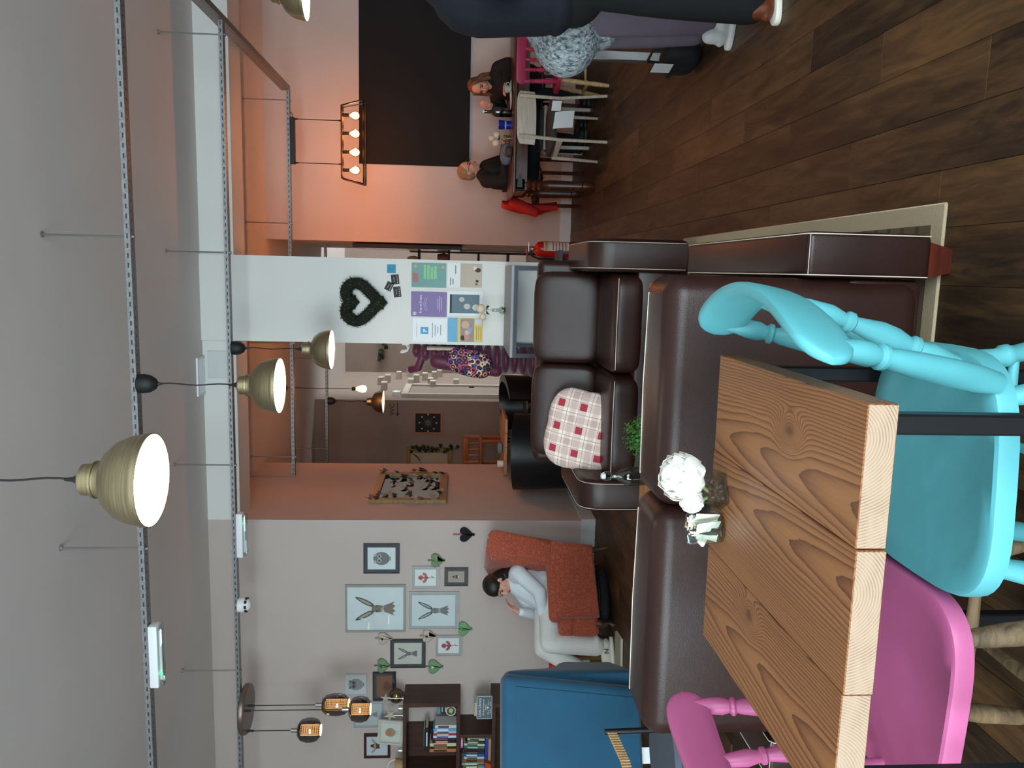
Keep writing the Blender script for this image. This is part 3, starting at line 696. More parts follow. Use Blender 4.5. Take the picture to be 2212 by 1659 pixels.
# near sofa, back turned to the camera
NX0,NX1,NY=-1.255,0.0,1.935
t=thing('leather_sofa','brown leather sofa seen from behind, next to the wooden table','sofa',((NX0+NX1)/2,2.4,0),0.0,'brown leather sofas')
NS=-0.605
for a,b,sg in ((NX0,NS,-1),(NS,NX1,1)):
    MB().rbox(((a+b)/2,NY+0.125,0.40),(b-a-0.004,0.25,0.67),0.055,5).build('back_section',M_LEATHER,t,w=True)
    z=0.735-0.052; r=0.055
    L=[(a+0.045,NY+0.001,0.30),(a+0.012,NY+0.022,z-0.05),(a+0.03,NY+0.015,z+0.005),(a+0.075,NY+0.014,z+0.036),((a+b)/2,NY+0.012,z+0.036),(b-0.075,NY+0.014,z+0.036),(b-0.03,NY+0.015,z+0.005),(b-0.012,NY+0.022,z-0.05)]
    stitch([(a+0.03,NY+0.012,z-0.05),(a+0.04,NY+0.014,z+0.012),(a+0.075,NY+0.0155,z+0.030),((a+b)/2,NY+0.0155,z+0.031),(b-0.075,NY+0.0155,z+0.030),(b-0.04,NY+0.014,z+0.012),(b-0.03,NY+0.012,z-0.05),(b-0.03,NY+0.012,0.40)] if sg<0 else [(b-0.02,NY+0.022,0.385),(b-0.02,NY+0.022,z-0.05),(b-0.03,NY+0.016,z+0.006),(b-0.075,NY+0.0155,z+0.031),((a+b)/2,NY+0.0155,z+0.031),(a+0.075,NY+0.0155,z+0.030),(a+0.04,NY+0.014,z+0.012)],t)
    stitch([(a+0.05,NY+0.19,0.735),((a+b)/2,NY+0.20,0.7365),(b-0.05,NY+0.19,0.735)],t)
    MB().rbox(((a+b)/2,2.62,0.34),(b-a-0.01,0.70,0.17),0.04,3).build('seat_cushion',M_LEATHER,t,w=True)
MB().rbox(((NX0+NX1)/2,2.48,0.165),(NX1-NX0,1.05,0.20),0.02,2).build('base',M_LEATHER,t,w=True)
for x0,x1 in ((0.001,0.115),(NX0-0.115,NX0-0.001)):
    o=MB().rbox(((x0+x1)/2,2.46,0.224),(x1-x0,1.05,0.322),0.016,3).build('arm',M_LEATHER,t,w=True)
    for x in (x0+0.006,x1-0.006):
        stitch([(x,NY-0.0005,0.07),(x,NY-0.0005,0.372),(x,NY+0.012,0.3835),(x,2.97,0.3845)],t)
    stitch([(x0+0.006,NY+0.004,0.379),(x1-0.006,NY+0.004,0.379)],t,0.0009,'seam')
for x in (0.05,NX0-0.05):
    for y in (1.975,2.93):
        fz=0.0105 if y>2 else 0.0
        MB().add([(x-0.045,y-0.035,0.066),(x+0.045,y-0.035,0.066),(x+0.045,y+0.035,0.066),(x-0.045,y+0.035,0.066),(x-0.030,y-0.022,fz),(x+0.030,y-0.022,fz),(x+0.030,y+0.022,fz),(x-0.030,y+0.022,fz)],[(0,1,2,3),(7,6,5,4),(0,4,5,1),(1,5,6,2),(2,6,7,3),(3,7,4,0)]).build('foot',M_FOOT,t,w=True,sm=0)
# far sofa, facing the camera
t=thing('leather_sofa','brown leather two-seat sofa facing the camera, with a checked cushion','sofa',(-0.565,4.5,0),0.0,'brown leather sofas')
MB().rbox((-0.565,4.52,0.19),(1.20,0.76,0.24),0.02,2).build('base',M_LEATHER,t,w=True)
MB().rbox((-0.565,4.88,0.42),(1.26,0.14,0.70),0.04,3).build('back_frame',M_LEATHER,t,w=True)
SPL=-0.545
for a,b in ((-1.115,SPL),(SPL,0.0)):
    MB().pill(((a+b)/2,4.42,0.355),(b-a-0.002,0.62,0.17),7,12).build('seat_cushion',M_LEATHER,t,w=True)
    Mx=Matrix.Translation((((a+b)/2),4.70,0.60))@Matrix.Rotation(-0.20,4,'X')
    MB().pill((0,0,0),(b-a-0.002,0.20,0.40),6,12,Mx).build('back_cushion',M_LEATHER,t,w=True)
    stitch([(a+0.03,4.115,0.415),((a+b)/2,4.107,0.418),(b-0.03,4.115,0.415)],t,0.0018)
for x0,x1 in ((-1.295,-1.118),(0.004,0.176)):
    prof=[]
    for k in range(13): q=PI*k/12; prof.append((4.10+0.07-0.07*math.cos(q*0.5) if False else 0,0))
    pts=[(4.10,0.06),(4.10,0.44),(4.108,0.50),(4.13,0.545),(4.17,0.572),(4.23,0.58),(4.85,0.585),(4.93,0.57),(4.95,0.5),(4.95,0.06)]
    Mx=Matrix(((0,0,1,0),(1,0,0,0),(0,1,0,0),(0,0,0,1)))
    MB().rprism(pts,x0,x1,0.028,3,Mx).build('arm',M_LEATHER,t,w=True,sm=45)
    for x in (x0+0.018,x1-0.018): stitch([(x,4.096,0.07),(x,4.097,0.44),(x,4.106,0.502),(x,4.128,0.547),(x,4.17,0.575),(x,4.23,0.582),(x,4.8,0.586)],t,0.0016)
for x in (-1.21,0.09):
    for y in (4.2,4.85): MB().lathe([(0.022,0.0105 if y<4.4 else 0.0),(0.032,0.07)],(x,y,0),8).build('foot',M_FOOT,t,w=True)
# checked cushion
p=onY(1256,932,4.40)
o=tag(MB().pill((0,0,0),(0.46,0.15,0.40),2.6,12,ez=2.6).build('checked_cushion',plaid_mat(),None),'red and cream checked cushion leaning on the leather sofa','cushion')
for v in o.data.vertices:      # pull the corners out into points
    k=abs(v.co.x/0.23*v.co.z/0.20); v.co.x*=1+0.16*k; v.co.z*=1+0.16*k
o.location=p+Vector((0,0.03,0)); o.rotation_euler=(-0.42,0.17,0.0)
# coffee table
M_CT=wood('coffee_table_wood','#8a5a36','#b3814f',0.45,(1.5,14,14))
CX0,CX1,CY0,CY1,CTZ=-1.075,-0.040,2.995,3.49,0.405
t=thing('coffee_table','low wooden coffee table between the two leather sofas','table',((CX0+CX1)/2,3.24,0.010))
for k in range(4):
    y0=CY0+(CY1-CY0)*k/4; MB().rbox(((CX0+CX1)/2,y0+0.062,CTZ-0.018),(CX1-CX0,0.121,0.036),0.004,1).build('board',M_CT,t,w=True,sm=0)
for x in (CX0+0.05,CX1-0.05):
    for y in (CY0+0.05,CY1-0.05): MB().rbox((x,y,0.19),(0.05,0.05,0.36),0.004,1).build('leg',M_CT,t,w=True,sm=0)
MB().bb(CX0+0.05,CX1-0.05,CY0+0.045,CY0+0.06,0.31,0.369).bb(CX0+0.05,CX1-0.05,CY1-0.06,CY1-0.045,0.31,0.369).build('apron',M_CT,t,w=True,sm=0)
p=onZ(1413,942,CTZ)
t=thing('potted_plant','bushy green artificial plant in a small black pot','plant',(p.x,3.24,CTZ))
MB().lathe([(0.030,0.0),(0.042,0.05),(0.044,0.055),(0.038,0.055),(0.036,0.045),(0.0,0.045)],n=20,cap=False).build('pot',M_MATTBLACK,t)
M_LEAF=pm('bright_green_leaf','#3d7a31',0.5,var=0.35,scale=60); r_=random.Random(12); m=MB()
for k in range(520):
    d=Vector((r_.gauss(0,1),r_.gauss(0,1),abs(r_.gauss(0.25,0.8)))).normalized(); q=Vector((0,0,0.055))+Vector((d.x*0.098,d.y*0.098,d.z*0.085))*r_.uniform(0.35,1.08)
    x,y,_=frame(d+Vector((r_.uniform(-.6,.6),r_.uniform(-.6,.6),r_.uniform(-.2,.8)))); L=r_.uniform(0.007,0.014)
    m.add([q-x*L*0.35,q+y*L,q+x*L*0.35,q-y*L*0.4+_*0.003],[(0,1,2,3)])
o=m.build('foliage',M_LEAF,t,sm=0,kind='stuff',fixn=False)
m=MB()
for k in range(26):
    a=2*PI*k/26; rr=r_.uniform(0.03,0.085); m.tube([(0,0,0.04),(rr*0.5*math.cos(a),rr*0.5*math.sin(a),0.085),(rr*math.cos(a),rr*math.sin(a),r_.uniform(0.08,0.13))],0.0012,4)
m.build('stems',M_LEAF,t,sm=0,kind='stuff')
p=onZ(1414,1020,CTZ)
M_BOTTLE=glassmat('clear_bottle_glass','#dfe6e2',0.06)
def swing_bottle(label,loc,k=1.0,mat=None,group=None):
    t=thing('swing_top_bottle',label,'bottle',loc,0.0,group)
    MB().lathe([(0.0,0.0),(0.036*k,0.0),(0.039*k,0.006),(0.039*k,0.125*k),(0.036*k,0.145*k),(0.018*k,0.175*k),(0.014*k,0.185*k),(0.013*k,0.215*k),(0.015*k,0.217*k),(0.015*k,0.225*k),(0.011*k,0.226*k),(0.011*k,0.18*k),(0.033*k,0.142*k),(0.036*k,0.12*k),(0.036*k,0.012),(0.0,0.010)],n=28,cap=False).build('glass',mat or M_BOTTLE,t)
    MB().lathe([(0.012*k,0.226*k),(0.013*k,0.236*k),(0.008*k,0.243*k),(0.0,0.244*k)],n=14).build('stopper',M_PLASTIC,t)
    MB().tube([(0.016*k,0,0.20*k),(0.018*k,0,0.225*k),(0.010*k,0,0.245*k),(-0.010*k,0,0.245*k),(-0.018*k,0,0.225*k),(-0.016*k,0,0.20*k)],0.0014*k,6).tube([(0.016*k,0.0,0.205*k),(0,0.017*k,0.2*k),(-0.016*k,0,0.205*k),(0,-0.017*k,0.2*k)],0.0014*k,6,closed=True).build('wire_clip',M_STEEL,t)
    return t
swing_bottle('clear glass swing-top water bottle on the coffee table',(p.x,3.16,CTZ),1.0)
p=onZ(1415,878,CTZ)
o=tag(MB().prism([(-0.022,0),(0.022,0),(0.0,0.028)],-0.03,0.03,Matrix(((0,0,1,0),(1,0,0,0),(0,1,0,0),(0,0,0,1)))).build('tent_card',flat('#f2efe8'),None,sm=0),'small white folded card on the coffee table','card'); o.location=(p.x-0.02,3.17,CTZ)
# ================================================================ left side: teal armchair, cane chair, wing chair
M_TEAL=pm('teal_velvet','#124a66',0.8,var=0.10,scale=4,sheen=0.15,bump=0.04,bscale=200)
t=thing('armchair','teal velvet high-back armchair seen from behind','armchair',(-2.52,3.83,0),0.42)
XT=Matrix.Translation((0,-0.36,0))@Matrix.Rotation(0.10,4,'X')
# rear shell: wide at the top, tapered to the bottom
def shell(w0,w1,z0,z1,y0,y1,r,M=None):
    bm=bmesh.new(); P=[(-w0,z0),(w0,z0),(w1,z1),(-w1,z1)]
    a=[bm.verts.new((x,y0,z)) for x,z in P]; b=[bm.verts.new((x,y1,z)) for x,z in P]
    bm.faces.new(a); bm.faces.new(list(reversed(b)))
    for i in range(4): bm.faces.new((a[i],b[i],b[(i+1)%4],a[(i+1)%4]))
    bmesh.ops.recalc_face_normals(bm,faces=bm.faces[:])
    bmesh.ops.bevel(bm,geom=bm.edges[:],offset=r,segments=4,affect='EDGES',profile=0.5)
    return MB().frombm(bm,M)
shell(0.345,0.42,0.315,1.015,0.0,0.13,0.045,XT).build('backrest',M_TEAL,t)
shell(0.30,0.365,0.335,0.955,-0.006,0.01,0.004,XT).build('rear_panel',M_TEAL,t)
for sx in (-1,1):
    Mx=Matrix(((0,0,1,0),(1,0,0,0),(0,1,0,0),(0,0,0,1)))
    wing=[(-0.30,0.32),(-0.36,0.98),(-0.30,1.0),(-0.22,0.93),(-0.15,0.80),(-0.04,0.72),(0.12,0.69),(0.24,0.665),(0.33,0.63),(0.345,0.575),(0.31,0.52),(0.29,0.32)]
    x0,x1=(0.335,0.425) if sx>0 else (-0.425,-0.335)
    MB().rprism(wing,x0,x1,0.035,4,Mx).build('arm',M_TEAL,t,sm=50)
    for y in (-0.27,0.27): MB().cyl((sx*0.33,y*1.1,0.0),(sx*0.30,y,0.32),0.012,0.020,10).build('leg',M_MATTBLACK,t)
MB().rbox((0,0.0,0.40),(0.68,0.62,0.16),0.05,4).build('seat',M_TEAL,t)
for x,wd,h in ((0.02,0.075,0.075),(-0.075,0.055,0.045)):
    MB().sheet(lambda u,v:Vector((x+(u-0.5)*wd,-0.30-0.004*math.sin(3*v),0.325-h*v)),2,3,0.001).build('care_label',flat('#f1f3f4'),t,sm=0)
# black metal chair with a rattan backrest, just left of the leather sofa
M_RATTAN=wood('rattan','#8d6c47','#c3a06f',0.6,(60,60,60))
t=thing('rattan_chair','black metal chair with a curved rattan backrest, cut off at the lower left','chair',(-1.80,2.62,0))
BP=[(0.185,-0.06,0.700),(0.14,-0.15,0.672),(0.06,-0.205,0.648),(-0.06,-0.205,0.648),(-0.14,-0.15,0.672),(-0.185,-0.06,0.700)]
def cr_(P,u):
    k=u*(len(P)-1); i=min(int(k),len(P)-2); return Vector(P[i]).lerp(Vector(P[i+1]),k-i)
MB().sheet(lambda u,v:cr_(BP,u)+Vector((0,0,-0.03*v)),30,2,0.010).build('backrest',M_RATTAN,t)
m=MB()
for k in range(56):
    q=cr_(BP,k/55); m.tube([q+Vector((0,-0.009,0.002)),q+Vector((0,-0.009,-0.032))],0.0028,5)
m.build('wrapping',M_RATTAN,t,sm=0,kind='stuff')
for x,y,z in ((0.185,-0.06,0.71),(-0.185,-0.06,0.71),(0.18,0.2,0.44),(-0.18,0.2,0.44)): MB().cyl((x*1.12,y*1.1,0.0),(x,y,z),0.010,n=10).build('leg',M_BLACK,t)
MB().lathe([(0.0,0.43),(0.195,0.43),(0.205,0.445),(0.195,0.465),(0.0,0.47)],(0,0.06,0),32,cap=False).build('seat',pm('grey_seat_pad','#4d5560',0.8,var=0.05),t)
# ---------------------------------------------------------------- orange wing chair
M_ORANGE=damask_mat(); WA=math.atan2(-0.6,-0.8)
WC=(-2.655,6.16,0.0)
t=thing('wing_chair','orange patterned wing chair in the corner where a young person sits','armchair',WC,WA)
MXZ=Matrix(((1,0,0,0),(0,0,-1,0),(0,1,0,0),(0,0,0,1)))      # prism drawn in x,z, thickness along -y
back=[(-0.31,0.14),(-0.20,0.14),(-0.16,0.45),(-0.20,0.80),(-0.25,0.97),(-0.30,1.0),(-0.40,0.99),(-0.45,0.95),(-0.46,0.88),(-0.40,0.50)]
MB().rprism(back,-0.27,0.27,0.03,3,MXZ).build('backrest',M_ORANGE,t,sm=45)
wing=[(-0.34,0.46),(-0.16,0.49),(-0.205,0.60),(-0.225,0.74),(-0.20,0.87),(-0.205,0.955),(-0.26,0.965),(-0.33,0.97),(-0.42,0.985),(-0.455,0.955),(-0.455,0.90),(-0.40,0.64)]
armp=[(-0.33,0.135),(0.245,0.115),(0.25,0.40),(0.265,0.455),(0.245,0.495),(0.20,0.505),(-0.17,0.50),(-0.36,0.47)]
for y0 in (-0.335,0.245):
    MB().rprism(wing,-y0-0.085,-y0,0.028,3,MXZ).build('wing',M_ORANGE,t,sm=45)
    MB().rprism(armp,-y0-0.095,-y0+0.004,0.03,3,MXZ).build('arm',M_ORANGE,t,sm=45)
    yc=y0+0.045; MB().cap((-0.17,yc,0.475),(0.235,yc,0.465),0.045,0.05,14).build('arm_roll',M_ORANGE,t)
MB().rbox((0.04,0,0.215),(0.66,0.50,0.20),0.03,3).build('base',M_ORANGE,t)
MB().pill((0.08,0,0.365),(0.60,0.485,0.15),5,10).build('seat_cushion',M_ORANGE,t)
M_LEGW=wood('dark_chair_leg','#2e1c10','#5a3a20',0.4)
for sy in (-1,1):
    MB().tube([(0.28,sy*0.26,0.13),(0.30,sy*0.27,0.08),(0.285,sy*0.265,0.035),(0.30,sy*0.27,0.012),(0.30,sy*0.27,0.0)],[0.032,0.026,0.015,0.02,0.02],10).build('leg',M_LEGW,t)
    MB().tube([(-0.30,sy*0.26,0.14),(-0.325,sy*0.27,0.0)],[0.026,0.017],6).build('leg',M_LEGW,t)
MB().pill((-0.14,0.15,0.60),(0.10,0.26,0.26),3,8,Matrix.Rotation(0.2,4,'Y')).build('cushion',plaid_grey(),t) if 'plaid_grey' in globals() else None
# ---------------------------------------------------------------- seated person in white
SKIN=pm('skin','#d7a08c',0.5,var=0.04,sss=0.15); M_HOOD=pm('pale_blue_white_cotton','#dbe6ec',0.85,var=0.05,scale=10,bump=0.12,bscale=25)
M_JOG=pm('off_white_cotton','#dcdeda',0.85,var=0.05,scale=8,bump=0.12,bscale=22); M_HAIRD=pm('dark_brown_hair','#1a1110',0.45,var=0.2,scale=40,st=(1,1,0.2)); M_TRAIN=pm('cream_trainer','#d9d8cc',0.6,var=0.04)
def hand(m,wr,dirv,side,k=1.0,curl=0.5,up=(0,0,1)):
    # palm with four bent fingers and a thumb; wr = wrist, dirv = pointing direction, side = across the palm
    wr=Vector(wr); d=Vector(dirv).normalized(); s=Vector(side); s=(s-d*s.dot(d)).normalized(); n=d.cross(s)
    m.cap(wr-d*0.02*k,wr+d*0.03*k,0.021*k,0.024*k,10)
    for q in (-0.026,-0.009,0.009,0.026): m.cap(wr+d*0.015*k+s*q*0.7*k,wr+d*0.075*k+s*q*k,0.013*k,0.0105*k,8)
    for q,L in ((-0.027,0.062),(-0.009,0.074),(0.009,0.069),(0.027,0.054)):
        a=wr+d*0.075*k+s*q*k; c=0.0; p=a
        for i,f in enumerate((0.45,0.32,0.23)):
            c+=curl*(0.5 if i==0 else 0.9); e=p+(d*math.cos(c)+n*math.sin(c))*L*f*k; m.cap(p,e,0.0092*k-0.0008*i,0.0086*k-0.0010*i,8); p=e
    a=wr+d*0.02*k-s*0.022*k; b=a+(d*0.7-s*0.6+n*0.35).normalized()*0.035*k; m.cap(a,b,0.012*k,0.0105*k,8); m.cap(b,b+(d*0.9-s*0.15+n*0.3).normalized()*0.028*k,0.0105*k,0.008*k,8)
def head(par,c,fwd,up,k=1.0,skin=SKIN,eyes='#2a1a14',lip='#a8584f',neck=None,body=None,brow='#2a1a12'):
    # adds skull, jaw, nose, ears to the body mesh; returns frame for face details
    f=Vector(fwd).normalized(); u=Vector(up); u=(u-f*u.dot(f)).normalized(); r=f.cross(u); c=Vector(c)
    T=Matrix(((f.x,r.x,u.x,c.x),(f.y,r.y,u.y,c.y),(f.z,r.z,u.z,c.z),(0,0,0,1)))
    m=body
    m.ell((-0.012*k,0,0.022*k),(0.092*k,0.073*k,0.088*k),18,12,T)
    m.ell((0.022*k,0,-0.030*k),(0.062*k,0.058*k,0.078*k),16,10,T)
    m.ell((0.050*k,0,-0.088*k),(0.026*k,0.028*k,0.020*k),12,8,T)
    m.cap(T@Vector((0.080*k,0,0.008*k)),T@Vector((0.099*k,0,-0.026*k)),0.009*k,0.0125*k,8)
    for s in (-1,1):
        m.ell((-0.010*k,s*0.073*k,-0.012*k),(0.016*k,0.008*k,0.028*k),10,8,T)
        m.ell((0.060*k,s*0.036*k,-0.030*k),(0.022*k,0.022*k,0.022*k),10,8,T)
    m.ell((0.078*k,0,-0.056*k),(0.012*k,0.024*k,0.010*k),10,6,T)
    return T
def face(par,T,k=1.0,eyes='#241812',lip='#a05850',brow='#2a1a12'):
    m=MB()
    for s in (-1,1): m.ell((0.0745*k,s*0.030*k,0.004*k),(0.010*k,0.0135*k,0.0065*k),10,8,T)
    m.build('eyes',flat(eyes,0.3),par)
    m=MB().ell((0.088*k,0,-0.052*k),(0.006*k,0.021*k,0.0042*k),10,6,T).ell((0.086*k,0,-0.060*k),(0.006*k,0.018*k,0.0048*k),10,6,T); m.build('lips',flat(lip),par)
    m=MB()
    for s in (-1,1): m.tube([T@Vector((0.084*k,s*0.014*k,0.022*k)),T@Vector((0.083*k,s*0.032*k,0.027*k)),T@Vector((0.072*k,s*0.048*k,0.022*k))],0.0035*k,6)
    m.build('eyebrows',flat(brow),par)
g=thing('person','seated person in a pale blue hoodie and off-white joggers, hand raised to the face','person',WC,WA)
B=MB(); hc=(-0.075,0.02,0.885); hf=(0.93,0.30,-0.42)
T=head(g,hc,hf,(0.35,0.0,0.94),0.98,body=B)
B.cap((-0.155,0.02,0.74),(-0.105,0.02,0.83),0.050,0.048,12)
hand(B,(0.105,-0.115,0.735),(-0.45,0.42,0.80),(0.6,0.6,0.0),0.98,0.35)
hand(B,(0.225,0.075,0.53),(0.75,-0.5,-0.15),(0.4,0.8,0.1),0.95,0.5)
B.cap((0.11,-0.125,0.70),(0.105,-0.115,0.735),0.024,0.022,10)
B.cap((-0.10,0.0,0.66),(-0.13,0.02,0.76),0.09,0.06,12)
B.build('body',SKIN,g,rem=0.006,smooth_it=2)
face(g,T,0.98)
H=MB()
H.cap((-0.02,0.0,0.50),(-0.12,0.0,0.70),0.155,0.135,16); H.ell((-0.06,0,0.52),(0.16,0.165,0.10),16,10); H.cap((-0.14,-0.14,0.735),(-0.14,0.15,0.735),0.078,0.078,14)
H.cap((-0.135,0.18,0.735),(0.03,0.235,0.575),0.066,0.057,12); H.cap((0.03,0.235,0.575),(0.205,0.09,0.535),0.057,0.038,12)
H.cap((-0.135,-0.16,0.735),(0.09,-0.27,0.575),0.064,0.056,12); H.cap((0.09,-0.27,0.575),(0.108,-0.13,0.695),0.055,0.036,12)
H.tube([(-0.175,-0.08,0.78),(-0.20,0.02,0.79),(-0.175,0.11,0.775),(-0.11,0.10,0.765),(-0.075,0.02,0.745),(-0.11,-0.07,0.765)],0.032,10,closed=True)
H.build('hoodie',M_HOOD,g,rem=0.010,smooth_it=2)
J=MB()
J.ell((-0.03,0.0,0.475),(0.17,0.185,0.115),18,12)
J.cap((-0.02,0.10,0.475),(0.405,0.115,0.495),0.098,0.078,14); J.cap((0.405,0.115,0.495),(0.44,0.155,0.135),0.078,0.075,14); J.ell((0.43,0.155,0.13),(0.085,0.08,0.035),14,8)
J.cap((-0.02,-0.09,0.485),(0.42,-0.02,0.53),0.098,0.080,14); J.cap((0.42,-0.02,0.53),(0.60,-0.06,0.20),0.078,0.070,14)
J.build('joggers',M_JOG,g,rem=0.010,smooth_it=2)
# hair: cap over the skull and long fall behind the shoulder
Q=MB(); Q.ell((-0.024,0,0.040),(0.100,0.084,0.092),20,12,T); Q.ell((-0.045,0.0,0.0),(0.072,0.086,0.085),18,12,T); Q.ell((-0.05,0,-0.02),(0.075,0.084,0.085),16,10,T)
Q.cap(T@Vector((-0.055,0.055,-0.03)),(-0.195,0.105,0.755),0.058,0.050,12); Q.cap((-0.195,0.105,0.755),(-0.215,0.135,0.63),0.050,0.026,12)
Q.cap(T@Vector((-0.06,-0.03,-0.03)),(-0.225,0.0,0.72),0.055,0.045,12); Q.cap((-0.225,0.0,0.72),(-0.225,0.03,0.62),0.045,0.03,12)

Q.build('hair',M_HAIRD,g,rem=0.007,smooth_it=3)
def shoe(par,p,a,up=0.0,mat=M_TRAIN,sole='#eceae0',k=1.0,logo=None,name='trainer'):
    o=bpy.data.objects.new(name,None)
    M=Matrix.Translation(Vector(p))@rz(a)@Matrix.Rotation(-up,4,'Y')
    m=MB(); m.ell((0.03*k,0,0.055*k),(0.13*k,0.045*k,0.045*k),16,10,M); m.cap(M@Vector((-0.045*k,0,0.06*k)),M@Vector((-0.05*k,0,0.105*k)),0.042*k,0.038*k,12); m.ell((0.09*k,0,0.045*k),(0.07*k,0.046*k,0.035*k),12,8,M)
    bpy.data.objects.remove(o)
    s=m.build(name,mat,par,rem=0.006,smooth_it=2)
    pl=[]
    for q in range(28):
        an=2*PI*q/28; c,sn=math.cos(an),math.sin(an); pl.append((0.03*k+0.14*k*math.copysign(abs(c)**0.75,c),0.050*k*math.copysign(abs(sn)**0.8,sn)*(1.0+0.15*c)))
    MB().rprism(pl,0.0,0.026*k,0.006,2,M).build('sole',flat(sole,0.5),s)
    return s
s1=shoe(g,(0.475,0.155,0.0),-0.05,0.0); s2=shoe(g,(0.665,-0.075,0.06),0.15,0.38)
M_INK=flat('#17191d')
for s_,M in ((s1,Matrix.Translation((0.485,0.199,0.045))),(s2,Matrix.Translation((0.675,-0.026,0.115)))):
    # N-shaped side mark, read from the sitter's left
    text('side_mark','N',0.05,M_INK,s_,M@Matrix(((-1,0,0,0.02),(0,0,1,0.001),(0,1,0,0),(0,0,0,1))),ext=0.002)
# ---------------------------------------------------------------- small things round the wing chair
M_OAK=wood('honey_oak','#8b6237','#b88a52',0.5)
p=onZ(1322,1450,0)
t=thing('side_table','low honey-coloured wooden stool behind the teal armchair','stool',(-3.35,6.25,0))
for k in range(3): MB().rbox((0,-0.13+0.13*k,0.36),(0.42,0.122,0.025),0.004,1).build('board',M_OAK,t,sm=0)
for sx in (-1,1):
    for sy in (-1,1): MB().rbox((sx*0.18,sy*0.16,0.174),(0.035,0.035,0.348),0.003,1).build('leg',M_OAK,t,sm=0)
    MB().bb(sx*0.19-0.01,sx*0.19+0.01,-0.15,0.15,0.03,0.06).build('rail',M_OAK,t,sm=0)
tag(MB().lathe([(0.0,0.0),(0.03,0.0),(0.034,0.07),(0.030,0.07),(0.027,0.006),(0.0,0.005)],n=16,cap=False).build('cup',flat('#b3242a',0.35),None),'red cup on the low wooden stool','cup').location=(-3.30,6.20,0.3735)
t=thing('bag','dark soft bag pushed under the orange wing chair','bag',(-2.62,6.05,0.0),WA+0.1)
MB().pill((0,0,0.055),(0.46,0.26,0.11),3,8).build('body',pm('black_fabric','#14161b',0.8,var=0.3,scale=18,bump=0.3,bscale=12),t)
MB().tube([(-0.15,0.10,0.09),(-0.05,0.17,0.10),(0.05,0.17,0.10),(0.15,0.10,0.09)],0.008,6).build('strap',M_MATTBLACK,t)
t=thing('floor_book','pale green boxed board lying on the floor by the teal armchair','board',tuple(onZ(1340,1415,0)),0.15)
MB().rbox((0,0,0.012),(0.30,0.20,0.022),0.003,1).build('cover',flat('#9a9c84'),t); MB().rbox((0.004,-0.002,0.0115),(0.298,0.198,0.014),0.001,1).build('pages',flat('#cfc9b8'),t)
# ================================================================ pictures and hearts on the grey wall
def rectpix(X0,X1,Y0,Y1,y):
    a=onY(X0,(Y0+Y1)/2,y); b=onY(X1,(Y0+Y1)/2,y); l=onY((X0+X1)/2,Y1,y); r=onY((X0+X1)/2,Y0,y)
    return (l.x+r.x)/2,(a.z+b.z)/2,r.x-l.x,a.z-b.z
def picture(label,box,fcol,mcol,pcol,fw=0.008,mw=0.0,tilt=0.0,y=YW,d=0.022,group='framed pictures on the grey wall',yoff=0.0,rough=0.4,name='framed_picture',lean=0.0):
    cx,cz,w,h=rectpix(*box,y-d-yoff); t=thing(name,label,'picture',(cx,y-0.001-yoff,cz),0.0,group); t.rotation_euler=(lean,tilt,0)
    fm=pm('frame_'+fcol.lstrip('#'),fcol,rough,var=0.06)
    for x0,x1,z0,z1 in ((-w/2,w/2,h/2-fw,h/2),(-w/2,w/2,-h/2,-h/2+fw),(-w/2,-w/2+fw,-h/2+fw,h/2-fw),(w/2-fw,w/2,-h/2+fw,h/2-fw)):
        MB().bb(x0,x1,-d,0,z0,z1).build('frame_side',fm,t,sm=0)
    if mw>0: MB().bb(-w/2+fw,w/2-fw,-d+0.010,-0.004,-h/2+fw,h/2-fw).build('mount',flat(mcol),t,sm=0)
    iw,ih=w-2*fw-2*mw,h-2*fw-2*mw
    pp=MB().bb(-iw/2,iw/2,-d+0.008,-d+0.0095 if mw>0 else -0.004,-ih/2,ih/2).build('print',flat(pcol),t,sm=0)
    MB().bb(-w/2+fw,w/2-fw,-d+0.003,-d+0.0045,-h/2+fw,h/2-fw).build('glass',glassmat('picture_glass','#fbfdfd',0.015),t,sm=0)
    return t,pp,iw,ih,-d+0.0075
def ink(pp,shapes,yy,name='drawing'):
    # flat drawn shapes (print): list of (colour, polygon list) in the picture's own x,z
    for i,(c,polys) in enumerate(shapes):
        m=MB()
        for P in polys:
            n=len(P); m.add([(x,yy-0.0004*(i+1),z) for x,z in P],[tuple(range(n))])
        m.build(name,flat(c),pp,sm=0,fixn=False)
def blob(cx,cz,rx,rz_,a=0.0,n=18,tip=0.0):
    P=[]
    for k in range(n):
        q=2*PI*k/n; x=rx*math.cos(q); z=rz_*math.sin(q)
        if tip: x*=1-tip*(z/rz_)
        P.append((cx+x*math.cos(a)-z*math.sin(a),cz+x*math.sin(a)+z*math.cos(a)))
    return P
